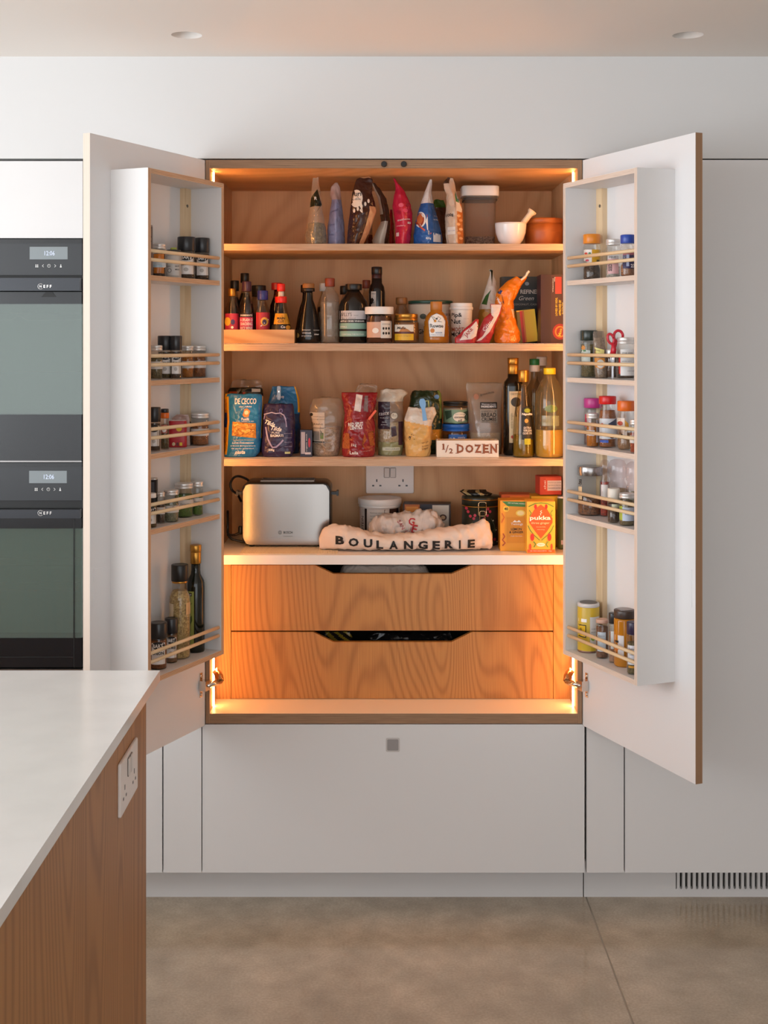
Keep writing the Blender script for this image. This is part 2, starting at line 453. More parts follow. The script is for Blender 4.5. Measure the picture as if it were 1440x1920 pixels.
P_JAR = [(.9, 0), (1, .03), (1, .68), (.96, .74), (.84, .8), (.82, .86)]
P_STRAIGHT = [(.93, 0), (1, .025), (1, .7), (.97, .75), (.95, .78)]
P_BOTTLE = [(.9, 0), (1, .02), (1, .55), (.93, .63), (.62, .73), (.4, .8), (.36, .86), (.36, .95)]
P_WINE = [(.93, 0), (1, .02), (1, .62), (.95, .68), (.6, .74), (.42, .78), (.38, .84), (.38, .97)]
def jar(name, label, cat, c, prof=P_JAR, g=None, fill=None, lids=(), ds=(), wrap=(), group=None, ex=2.0, ry=1.0, n=28, opaque=None, ridge=False, off=None):
    """round goods: glass (or opaque) body, contents, lid(s), wrapped labels and print"""
    t = thing(name, label, cat, (c.X, c.Y, c.z), 0, group)
    R, H = c.W / 2, c.H
    bm = bm_new(); lathe(bm, [(r * R, zz * H) for r, zz in prof], n, ex, ry, cap1=True)
    body = mk('body', bm, opaque or g or CLEAR, t, bvh=True)
    if fill:
        fz, fm = fill; pr = []
        for r, zz in prof:
            if zz < fz: pr.append((max(r * R - .0018, .001), max(zz * H, .002)))
            else: break
        last = pr[-1]; 
        # radius of the wall at the fill level
        rr = last[0]
        for (r0, z0), (r1, z1) in zip(prof, prof[1:]):
            if z0 <= fz <= z1 and z1 > z0: rr = (r0 + (r1 - r0) * (fz - z0) / (z1 - z0)) * R - .0018
        pr.append((max(rr, .001), fz * H))
        bm = bm_new(); lathe(bm, pr, n, ex, ry); mk('contents', bm, fm, t)
    for L in lids:
        z0, z1, rf, m = L[:4]; nm = L[4] if len(L) > 4 else 'lid'; r = rf * R; b = min(.0018, (z1 - z0) * H * .3, r * .4)
        bm = bm_new()
        pr = [(r - b * .3, z0 * H), (r, z0 * H + b * .4)]
        if ridge and (z1 - z0) * H > .01:
            zz = z0 * H + b; 
            pr += [(r, z0 * H + .004), (r * .95, z0 * H + .005), (r * .95, z0 * H + .0058), (r, z0 * H + .0068)]
        pr += [(r, z1 * H - b), (r - b * .35, z1 * H - b * .35), (r - b, z1 * H), (r * .6, z1 * H), (r * .55, z1 * H - b * .3)]
        lathe(bm, pr, n, ex, ry); mk(nm, bm, m, t)
    def rad(zf):
        for (r0, z0), (r1, z1) in zip(prof, prof[1:]):
            if z0 <= zf <= z1 and z1 > z0: return r0 + (r1 - r0) * (zf - z0) / (z1 - z0)
        return prof[-1][0]
    for W_ in wrap:
        z0, z1, m = W_; k = 5
        bm = bm_new(); lathe(bm, [(rad(z0 + (z1 - z0) * i / k) * R + .0005, (z0 + (z1 - z0) * i / k) * H) for i in range(k + 1)], n, ex, ry, False, False)
        mk('wrapped_label', bm, m, t)
    if ds:
        lx, lz = locals_of(c); decals(t, body, ds, lx, lz, c.s, off=off or (.0012 if wrap else .0006))
    return t

def interp(rows, z):
    for a, b in zip(rows, rows[1:]):
        if a[0] <= z <= b[0]:
            t = (z - a[0]) / max(b[0] - a[0], 1e-9); t = t * t * (3 - 2 * t) * .12 + t * .88
            return [p + (q - p) * t for p, q in zip(a, b)]
    return list(rows[-1])

DEPTH_POUCH = [(0, .9), (.1, 1), (.45, .95), (.75, .55), (.9, .2), (1, .05)]
DEPTH_BAG = [(0, .92), (.1, 1), (.6, 1), (.85, .8), (1, .5)]
def pouch(name, label, cat, rows, y, z, depth, mats, zones=None, ds=(), amp=.003, freq=44, group=None, seed=0, dp=DEPTH_POUCH, ex=2.2, n=60, lv=54, lean=0, fold=None, contents=None, thing_only=False):
    """a bag from its front outline rows (py, xl, xr), top to bottom, at true depth; y = front face"""
    if not isinstance(mats, (list, tuple)): mats = [mats]
    z += .0005; yc = y + depth / 2; s = sc(y + depth * .25); X0 = PX((rows[-1][1] + rows[-1][2]) / 2, y + depth * .25)
    c = Ctx(); c.s = s; c.cx = CX + X0 * s; c.z = z
    lx, lz = locals_of(c)
    rr = sorted([(max(lz(py), 0), lx(a), lx(b)) for py, a, b in rows]); rr[0] = (0, rr[0][1], rr[0][2])
    H = rr[-1][0]
    t = thing(name, label, cat, (X0, yc, z), 0, group)
    rng = random.Random(seed); o3 = Vector((rng.uniform(0, 50), rng.uniform(0, 50), 0))
    def build(shrink=0.0, top=1.0, amp_=amp, zfn=None):
        bm = bm_new(); rings = []
        uvl = bm.loops.layers.uv.active
        for j in range(lv + 1):
            f = j / lv * top; zz = f * H
            _, a, b = interp(rr, zz); dd = interp(dp, f)[1] * depth / 2
            cx, hw = (a + b) / 2, max((b - a) / 2 - shrink, .001); dd = max(dd - shrink, .0008)
            ring = []
            for i in range(n):
                an = 2 * math.pi * i / n; ca, sa = math.cos(an), math.sin(an)
                k = (abs(ca) ** ex + abs(sa) ** ex) ** (-1 / ex)
                p = Vector((cx + hw * ca * k, dd * sa * k + lean * zz, max(zz, shrink * .5)))
                if amp_:
                    q = p * freq + o3
                    vo = noise.voronoi(q * .8 + Vector((5, 1, 2)))[0]
                    e = .8 * noise.noise(q) + 1.0 * min(vo[1] - vo[0], .7) + .5 * abs(noise.noise(q * 2.1 + Vector((3, 7, 1)))) - .55
                    w_ = min(1, f * 8) * amp_
                    p += Vector((ca * .35, sa, 0)) * e * w_
                    if f > .93: p.z += noise.noise(Vector((p.x * 60, seed, 0))) * amp_ * 1.2
                ring.append(bm.verts.new(p))
            rings.append(ring)
        for j in range(lv):
            for i in range(n):
                f = bm.faces.new([rings[j][i], rings[j][(i + 1) % n], rings[j + 1][(i + 1) % n], rings[j + 1][i]]); f.smooth = True
                an = 2 * math.pi * (i + .5) / n
                if zfn: f.material_index = zfn((j + .5) / lv, math.cos(an), math.sin(an) < 0)
                for l in f.loops: l[uvl].uv = (l.vert.co.x, l.vert.co.z)
        f = bm.faces.new(rings[0][::-1]); f2 = bm.faces.new(rings[-1])
        if zfn: f2.material_index = zfn(1, 0, True)
        return bm
    body = mk('body', build(0, 1, amp, zones), mats, t, bvh=True, auto=True)
    if contents:
        mk('contents', build(.0022, contents[0], amp), contents[1], t)
    if ds: decals(t, body, ds, lx, lz, s, off=.0009, step=.004)
    return t

def carton(name, label, cat, xl, xr, yt, y, z, depth, mats, ds=(), rz=0, group=None, lid=True, flap=None, rx=0):
    """a card box standing on z, y = front face"""
    z += .0005; s = sc(y); W = (xr - xl) / s; H = PZ(yt, y) - z
    X = PX((xl + xr) / 2, y)
    c = Ctx(); c.s = s; c.cx = (xl + xr) / 2; c.z = z; lx, lz = locals_of(c)
    t = thing(name, label, cat, (X, y + depth / 2, z), math.radians(rz), group)
    if rx: t.rotation_euler = (0, math.radians(rx), math.radians(rz))
    bm = bm_new(); box(bm, -W / 2, W / 2, -depth / 2, depth / 2, 0, H); bevel(bm, .0009, 2)
    body = mk('body', bm, mats, t, bvh=True)
    if lid:
        bm = bm_new(); box(bm, -W / 2 + .0012, W / 2 - .0012, -depth / 2 + .001, depth / 2 - .004, H - .0002, H + .0007); bevel(bm, .0003, 1)
        mk('flap', bm, flap or mats, t)
    if ds: decals(t, body, ds, lx, lz, s, off=.0004, step=.03)
    return t
# ------------------------------------------------------------------ the setting
ST = 'structure'
ZCEIL = PZ(106); ZTOP = PZ(300); ZBOT = .1005
def concrete():
    m, nt, b = _new('polished_concrete')
    t = N(nt, 'ShaderNodeTexCoord')
    n1 = N(nt, 'ShaderNodeTexNoise', Scale=2.2, Detail=6.0, Roughness=.62); n2 = N(nt, 'ShaderNodeTexNoise', Scale=9.0, Detail=4.0, Roughness=.6)
    n3 = N(nt, 'ShaderNodeTexNoise', Scale=160.0, Detail=2.0)
    for n in (n1, n2, n3): nt.links.new(t.outputs['Object'], n.inputs['Vector'])
    r1 = N(nt, 'ShaderNodeValToRGB'); e = r1.color_ramp.elements
    e[0].position = .3; e[0].color = lin('#a08f7b'); e[1].position = .72; e[1].color = lin('#bfae99')
    x = r1.color_ramp.elements.new(.5); x.color = lin('#b0a08b')
    nt.links.new(n1.outputs['Fac'], r1.inputs[0])
    mx = N(nt, 'ShaderNodeMix', data_type='RGBA', blend_type='OVERLAY'); mx.inputs[0].default_value = .28
    nt.links.new(r1.outputs[0], mx.inputs[6]); nt.links.new(n2.outputs['Fac'], mx.inputs[7])
    m2 = N(nt, 'ShaderNodeMix', data_type='RGBA', blend_type='OVERLAY'); m2.inputs[0].default_value = .25
    nt.links.new(mx.outputs[2], m2.inputs[6]); nt.links.new(n3.outputs['Fac'], m2.inputs[7])
    nt.links.new(m2.outputs[2], b.inputs['Base Color'])
    mr = N(nt, 'ShaderNodeMapRange'); mr.inputs[3].default_value = .08; mr.inputs[4].default_value = .2
    nt.links.new(n2.outputs['Fac'], mr.inputs[0]); nt.links.new(mr.outputs[0], b.inputs['Roughness'])
    return m
CONC = concrete()
# two floor slabs with a saw-cut joint between them
XJ = .5605
bm = bm_new(); box(bm, -3.2, XJ - .0022, -5.6, .7, -.06, 0); bevel(bm, .0012, 1); mk('floor', bm, CONC, None, ST)
bm = bm_new(); box(bm, XJ + .0022, 2.6, -5.6, .7, -.06, 0); bevel(bm, .0012, 1); mk('floor_right', bm, CONC, None, ST)
bx('trim_1', col('#a59a8c', .8), None, XJ - .0022, XJ + .0022, -5.6, .7, -.05, -.0015, kind=ST)
LIGHTS = [(350, 66), (1293, 63)]; LR = .038; lpos = []
for px, py in LIGHTS:
    yy = (ZCEIL - ZC) * F / (CY - py) - D; lpos.append((PX(px, yy), yy))
bm = bm_new(); hs_ = .08
def flat(x0, x1, y0, y1): bm.faces.new([bm.verts.new(v) for v in ((x0, y0, ZCEIL), (x0, y1, ZCEIL), (x1, y1, ZCEIL), (x1, y0, ZCEIL))])
ya = lpos[0][1] - hs_; yb_ = lpos[0][1] + hs_
flat(-3.2, 2.6, -5.6, ya); flat(-3.2, 2.6, yb_, .7)
xs_ = [-3.2] + [v for p in lpos for v in (p[0] - hs_, p[0] + hs_)] + [2.6]
for i in (0, 2, 4): flat(xs_[i], xs_[i + 1], ya, yb_)
for lx0, _ in lpos:                                   # square patch with the round recess left open
    ly0 = (ya + yb_) / 2; n = 48; ci = []; co = []
    for k in range(n):
        a = 2 * math.pi * k / n; m_ = max(abs(math.cos(a)), abs(math.sin(a)))
        ci.append(bm.verts.new((lx0 + LR * math.cos(a), ly0 + LR * math.sin(a), ZCEIL))); co.append(bm.verts.new((lx0 + hs_ * math.cos(a) / m_, ly0 + hs_ * math.sin(a) / m_, ZCEIL)))
    for k in range(n): bm.faces.new([ci[k], ci[(k + 1) % n], co[(k + 1) % n], co[k]])
box(bm, -3.2, 2.6, -5.6, .7, ZCEIL + .06, ZCEIL + .12); mk('ceiling', bm, CEILW, None, ST)
bx('wall_back', WALLW, None, -3.2, 2.6, .0, .1, ZTOP + .004, ZCEIL, kind=ST)
bx('wall_rear', WALLW, None, -3.2, 2.6, .6, .7, 0, ZCEIL, kind=ST)
bx('wall_right', col('#b5ada5', .7), None, 2.5, 2.6, -5.6, .6, 0, ZCEIL, kind=ST)
# left wall: only the piers beside a wide glazed opening
bx('wall_left', WALLW, None, -3.2, -3.05, -.7, .6, 0, ZCEIL, kind=ST)

# plinths
bx('baseboard_left', LAM, None, -1.6, PX(1093, .085), .085, .1, 0, ZBOT - .003, kind=ST)
br = bx('baseboard_right', LAM, None, PX(1095, .085), PX(1267, .085), .085, .1, 0, ZBOT - .003, kind=ST)
x0 = PX(1267, .085)
bx('vent_backing', col('#241f1b', .9), br, x0, 2.0, .112, .118, 0, ZBOT - .003, inv=None)
bx('lower_rail', LAM, br, x0, 2.0, .085, .1, 0, .0215, inv=None)
pitch = 10.05 / sc(.085); slot = 4.6 / sc(.085); sh = None
for i in range(40):
    if sh is None:
        bm = bm_new(); wv = pitch - slot; pts = []
        for k in range(7):
            a = math.pi / 2 * k / 6; pts.append((-pitch / 2 + slot / 2 * math.sin(a) , .0215 + slot / 2 * (1 - math.cos(a))))
        pts2 = [(-p[0], p[1]) for p in pts]
        prism(bm, [(-pitch / 2, .021)] + [(-pitch/2 + slot/2 + 0, .0215 + slot/2)][:0] + pts + [(-wv / 2, ZBOT - .003), (wv / 2, ZBOT - .003)] + pts2[::-1] + [(pitch / 2, .021)], .085, .1)
        o = mk('vent_bar', bm, LAM, br); sh = o
    else:
        o = sh.copy(); COL.objects.link(o); o.parent = br
    o.location = (x0 + slot + (pitch - slot) / 2 + i * pitch - slot / 2 + .0, 0, 0)

# ------------------------------------------------------------------ tall cabinet run
def panel(name, m, parent, pxl, pxr, z0, z1, y0=0.0, y1=.019, bv=.0006):
    return bx(name, m, parent, PX(pxl), PX(pxr), y0, y1, z0, z1, bv=bv)
fl = tag(panel('filler_panel', LAM, None, 306.5, 377.5, ZBOT, ZTOP), 'narrow white full-height panel between the pantry and the tall oven cabinet', 'panel')
fr = tag(panel('filler_panel', LAM, None, 1100, 1169.5, ZBOT, ZTOP), 'narrow white full-height panel right of the pantry, before the tall cabinet', 'panel')
t = thing('tall_cabinet', 'wide pale tall cabinet door on the far right above the slotted plinth', 'cabinet', (PX(1320), 0, ZBOT))
panel('cabinet_door', LAM, t, 1172, 1640, ZBOT, ZTOP)
bx('carcass', LAM, t, PX(1172), PX(1640), .02, .56, ZBOT, ZTOP)
t = thing('oven_cabinet', 'white tall cabinet on the left housing two black ovens', 'cabinet', (PX(-60), 0, ZBOT))
panel('side_stile', LAM, t, 156.5, 304, ZBOT, ZTOP)
panel('upper_door', LAM, t, -275, 155, PZ(446.5), PZ(302))
panel('lower_drawer', LAM, t, -275, 155, ZBOT, PZ(1259))
bx('carcass_side', LAM, t, PX(156.5), PX(304), .02, .56, ZBOT, ZTOP)
bx('carcass_shelf', LAM, t, PX(-275), PX(155), .02, .56, PZ(446), PZ(440))
bx('carcass_shelf', LAM, t, PX(-275), PX(155), .02, .56, PZ(1266), PZ(1259))

# ---- ovens
OVK = col('#17191c', .22); OVG = col('#24272b', .35); OVTR = col('#8d8a88', .25, .9); OVW = glass('#cbd2ce', .03, .34, '#788780', 1.55)  # window haze is a diffuse tint standing in for room reflections
OVCAV = col('#c6d2cb', .5); DISP = col('#7e8689', .3); DIGIT = emit('#dfe8ff', 1.2); ICON = col('#d6d6d4', .5)  # cavity is coloured pale to brighten the oven windows from behind
def oven(label, y_top, y_ctrl, y_bar0, y_bar1, y_win0, y_win1, y_bot, disp, logo_y, wires, bump, low):
    xl, xr = -275, 154.5
    t = thing('oven', label, 'oven', (PX(-60), 0, PZ(y_bot)))
    bx('housing', BLACKM, t, PX(xl) + .004, PX(xr) - .004, .09, .5, PZ(y_bot), PZ(y_top) - .001)
    cp = bx('control_panel', OVG, t, PX(xl), PX(xr), -.004, .06, PZ(y_ctrl), PZ(y_top) - .0015, bv=.0012)
    bx('panel_trim', OVK, t, PX(xl), PX(xr), -.0046, .06, PZ(y_top + 9), PZ(y_top) - .0012)
    d = bx('display', DISP, cp, PX(disp[0]), PX(disp[1]), -.0047, -.0040, PZ(disp[3]), PZ(disp[2]), inv=None)
    d.matrix_parent_inverse = Matrix.Translation(-t.location) @ cp.matrix_parent_inverse.inverted() if False else Matrix()
    def flat_text(s, cx, cy, wpx, m, par, y, nm='lettering', **k):
        vs, fs, asp = text_shape(s, k.get('b', False)); wd = wpx / sc(y)
        hs = (k['h'] / sc(y)) / (asp * wd) if 'h' in k else 1
        me = bpy.data.meshes.new(nm); me.from_pydata([(PX(cx, y) + a * wd, y, PZ(cy, y) + b * wd * hs) for a, b in vs], [], fs); me.materials.append(m)
        o = bpy.data.objects.new(nm, me); COL.objects.link(o); o.parent = par; return o
    dy = -.0052
    flat_text('12:06', (disp[0] + disp[1]) / 2 + 1, (disp[2] + disp[3]) / 2, 19, DIGIT, cp, dy, 'clock_digits', h=8.5)
    iy = disp[3] + 12; cxm = (disp[0] + disp[1]) / 2
    flat_text('<', cxm - 11.5, iy, 3, ICON, cp, dy, h=6); flat_text('>', cxm + 11.5, iy, 3, ICON, cp, dy, h=6)
    for off, kind in ((-23, 'rows'), (0, 'clock'), (22, 'bell')):
        bm = bm_new(); X = PX(cxm + off, dy); Z = PZ(iy, dy); p = 1 / sc(dy)
        if kind == 'rows':
            for a in (-1.6, 1.6):
                box(bm, X + (a - 1.1) * p, X + (a + 1.1) * p, dy, dy + .0002, Z - 2.8 * p, Z - .3 * p); box(bm, X + (a - .9) * p, X + (a + .9) * p, dy, dy + .0002, Z + .3 * p, Z + 2.6 * p)
        elif kind == 'clock':
            pts = [(X + math.cos(k * math.pi / 8) * 2.8 * p, dy, Z + math.sin(k * math.pi / 8) * 2.8 * p) for k in range(17)]
            tube(bm, pts, .5 * p, 5); tube(bm, [(X, dy, Z + 1.8 * p), (X, dy, Z), (X + 1.5 * p, dy, Z - .3 * p)], .4 * p, 5)
        else:
            box(bm, X - 1.6 * p, X + 1.6 * p, dy, dy + .0002, Z - 3 * p, Z - .6 * p); box(bm, X - .8 * p, X + .8 * p, dy, dy + .0002, Z - .6 * p, Z + 2.8 * p)
        mk('touch_icon', bm, ICON, cp)
    for o in [o for o in COL.objects if o.parent == cp]: o.matrix_parent_inverse = Matrix()   # same space as the panel
    # door: frame around a window hazed to imitate reflections, wire shelves behind it
    dr = bx('oven_door', OVK, t, PX(xl), PX(xr), -.008, .05, PZ(y_win0), PZ(y_bar1 + 1.5), bv=.001)
    bx('door_lower_band', OVK, t, PX(xl), PX(xr), -.008, .05, PZ(y_bot - (6 if low else 1)), PZ(y_win1), bv=.001)
    bx('door_edge', OVK, t, PX(xl), PX(xl + 8), -.008, .05, PZ(y_win1), PZ(y_win0))
    hb = bx('handle_bar', col('#3a3c40', .3, .6), t, PX(xl), PX(xr), -.03, -.006, PZ(y_bar1), PZ(y_bar0), bv=.002)
    bx('handle_gap', col('#08090a', .5), t, PX(xl), PX(xr), .002, .05, PZ(y_bar0), PZ(y_ctrl))
    bx('window_glass', OVW, t, PX(xl + 8), PX(xr), -.007, -.003, PZ(y_win1), PZ(y_win0))
    bx('cavity', OVCAV, t, PX(xl + 8), PX(xr), .055, .06, PZ(y_win1), PZ(y_win0))
    bx('cavity_side', OVCAV, t, PX(xr) - .004, PX(xr), .0, .055, PZ(y_win1), PZ(y_win0))
    for wy in wires:
        bm = bm_new()
        pts = [(PX(xl + 10), .012, PZ(wy, .012))]
        if wy == bump: pts += [(PX(20), .012, PZ(wy, .012)), (PX(26), .012, PZ(wy - 5, .012)), (PX(33), .012, PZ(wy - 7, .012)), (PX(40), .012, PZ(wy - 5, .012)), (PX(46), .012, PZ(wy, .012))]
        pts.append((PX(153), .012, PZ(wy, .012)))
        tube(bm, pts, .0014, 6); mk('wire_shelf', bm, col('#f2f2ec', .3), t, inv='world')
    # maker's mark on the handle bar: a ring round the first letter, then wide capitals
    vy = -.0305
    for o in [flat_text('N', logo_y[0], logo_y[1], 4, SILVER, hb, vy, b=True), flat_text('E F F', logo_y[0] + 13, logo_y[1], 15, SILVER, hb, vy, b=True)]: o.matrix_parent_inverse = Matrix()
    bm = bm_new(); X, Z, p = PX(logo_y[0], vy), PZ(logo_y[1], vy), 1 / sc(vy)
    tube(bm, [(X + math.cos(.7 + k * .3) * 5 * p, vy, Z + math.sin(.7 + k * .3) * 5 * p) for k in range(17)], .45 * p, 5); mk('maker_ring', bm, SILVER, hb)
    if low:
        bx('door_side_seam', col('#050505', .5), t, PX(139), PX(141), -.0086, -.007, PZ(y_bot - 6), PZ(y_bar1 + 2))
        bx('door_bottom_seam', col('#050505', .5), t, PX(xl), PX(139), -.0086, -.007, PZ(1231.5), PZ(1230))
    else:
        bm = bm_new(); prism(bm, [(PX(87), PZ(548)), (PX(100), PZ(548)), (PX(107), PZ(557)), (PX(79), PZ(557))], -.0095, -.007); mk('latch_mark', bm, col('#040404', .5), t, inv='world')
    bx('chrome_trim', OVTR, t, PX(xl), PX(xr), -.009, .05, PZ(y_bot), PZ(y_bot) + .004)
    return t
oven('upper black built-in oven with a grey display reading 12:06', 447.5, 516, 522, 546, 570, 777, 866, (56.5, 127.5, 463, 486.5), (76, 537), (587, 600, 697), 600, False)
oven('lower black built-in oven, half hidden behind the island top', 866.5, 938, 953, 969, 990, 1195, 1256, (55.5, 126, 882.5, 905.5), (76, 962), (1047, 1060, 1092, 1106), None, True)

# ---- base drawer under the pantry
t = thing('base_drawer', 'wide white drawer front under the open pantry with a square touch plate', 'drawer', (PX(737), 0, ZBOT))
panel('drawer_front', LAM, t, 379.5, 1096, ZBOT, PZ(1358.5))
bx('drawer_box', LAM, t, PX(400), PX(1076), .02, .5, ZBOT + .03, .4)
bm = bm_new(); prism(bm, rrect(PX(723.5), PX(749.5), PZ(1409.5), PZ(1383.5), .004), -.0012, .0005); o = mk('touch_plate', bm, col('#b9b2ad', .35, .5), t, inv='world')
bm = bm_new(); prism(bm, rrect(PX(726), PX(747), PZ(1407), PZ(1386), .003), -.0016, 0); mk('plate_face', bm, col('#8d8784', .3, .7), t, inv='world')

# ------------------------------------------------------------------ the pantry
CZ0, CZ1 = PZ(1357), ZTOP
XL, XR = PX(385.5), PX(1091.5); IL, IR = PX(393), PX(1083)
pan = thing('pantry_cabinet', 'open birch-ply pantry with lit shelves, two oak drawers and two swung-open white doors', 'cabinet', (PX(738), 0, CZ0))
YB = .527
PP = [PLY, PLYD]
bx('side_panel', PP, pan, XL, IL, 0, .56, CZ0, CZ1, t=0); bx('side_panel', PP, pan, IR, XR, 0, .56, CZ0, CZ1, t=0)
bx('top_panel', PP, pan, IL, IR, 0, .56, PZ(315.5), CZ1, t=2)
bx('bottom_panel', [col('#ead9c6', .4), PLYD], pan, IL, IR, 0, .56, CZ0, PZ(1338), t=2)
bx('back_panel', PLY, pan, IL, IR, YB, .545, PZ(1338), PZ(315.5))
YS = .13
Z1, Z2, Z3, ZW = 1.778, 1.502, 1.185, .9225
for z in (Z1, Z2): bx('shelf', [PLY, PLYE], pan, IL, IR, YS, YB, z - .0185, z, t=2)
bx('shelf', [col('#e6d9cc', .4), PLYE], pan, IL, IR, YS, YB, Z3 - .0185, Z3, t=2)
bx('worktop', col('#ebe3dc', .3), pan, IL, IR, YS - .01, YB, ZW - .0255, ZW, bv=.0012)
YD = .141
xs0, xs1 = PX(433.5, YD), PX(1037, YD)
bx('oak_stile', OAK, pan, IL, xs0 - .0012, YD, YD + .02, PZ(1338), ZW - .0255); bx('oak_stile', OAK, pan, xs1 + .0012, IR, YD, YD + .02, PZ(1338), ZW - .0255)
LED = emit('#ffb468', 48.0)
for x in (IL, IR):
    sgn = 1 if x < 0 else -1
    bx('light_strip', LED, pan, x + sgn * .0002, x + sgn * .0035, .066, .074, PZ(1338) + .002, PZ(315.5) - .002)
for px in (720, 757):
    bm = bm_new(); lathe(bm, [(.0078, 0), (.0078, .004), (.006, .006)], 20); lathe(bm, [(.003, .0055), (.003, .0066)], 12)
    o = mk('door_catch', bm, BLACKM, pan, inv='world'); o.rotation_euler = (math.pi / 2, 0, 0); o.location = (PX(px), 0, PZ(308))
def drawer(y0, y1, label_bits):
    zt, zb = PZ(y0, YD), PZ(y1, YD)
    dep = (16.5 if y0 < 1100 else 19) / sc(YD)
    a, b, c_, d_ = [PX(v, YD) for v in ((590, 625, 847, 885) if y0 < 1100 else (587, 625, 847, 885))]
    bm = bm_new(); prism(bm, [(xs0, zb), (xs1, zb), (xs1, zt), (d_, zt), (c_, zt - dep), (b, zt - dep), (a, zt), (xs0, zt)], YD, YD + .019)
    bevel(bm, .0006, 1)
    dr = mk('drawer', bm, OAK, pan, inv='world')
    dr.matrix_parent_inverse = Matrix.Translation(-pan.location)
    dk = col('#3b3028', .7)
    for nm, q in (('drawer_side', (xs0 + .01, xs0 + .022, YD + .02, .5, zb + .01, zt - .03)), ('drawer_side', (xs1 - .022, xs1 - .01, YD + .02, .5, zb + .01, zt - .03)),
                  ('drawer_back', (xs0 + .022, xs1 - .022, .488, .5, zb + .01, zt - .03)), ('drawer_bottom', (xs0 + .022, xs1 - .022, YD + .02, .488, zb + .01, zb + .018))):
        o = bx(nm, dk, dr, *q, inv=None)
    return zb + .018
zb1 = drawer(1059.5, 1182.5, '')
zb2 = drawer(1185, 1310, '')
pouch('carrier_bag', 'crumpled pale carrier bag stuffed in the upper oak drawer', 'bag', [(1063, 650, 790), (1066, 640, 800), (1080, 636, 806), (1120, 630, 810), (1178, 640, 800)], .19, zb1, .18, film('#e2d5c8'), amp=.007, freq=30, seed=4, dp=[(0, .9), (.6, 1), (1, .35)])
pouch('snack_packet', 'dark yellow and black packet lying in the lower oak drawer', 'packet', [(1188, 607, 655), (1200, 602, 662), (1304, 602, 662)], .2, zb2, .1, [film('#2c2320'), film('#a08528')], zones=lambda f, x, fr: 1 if math.sin(x * 9 + f * 40) > .2 else 0, amp=.003, seed=9)
pouch('snack_packet', 'black glossy packet at the right in the lower oak drawer', 'packet', [(1190, 700, 845), (1198, 690, 850), (1304, 690, 850)], .2, zb2, .1, film('#1b1817', .15), amp=.004, seed=12)

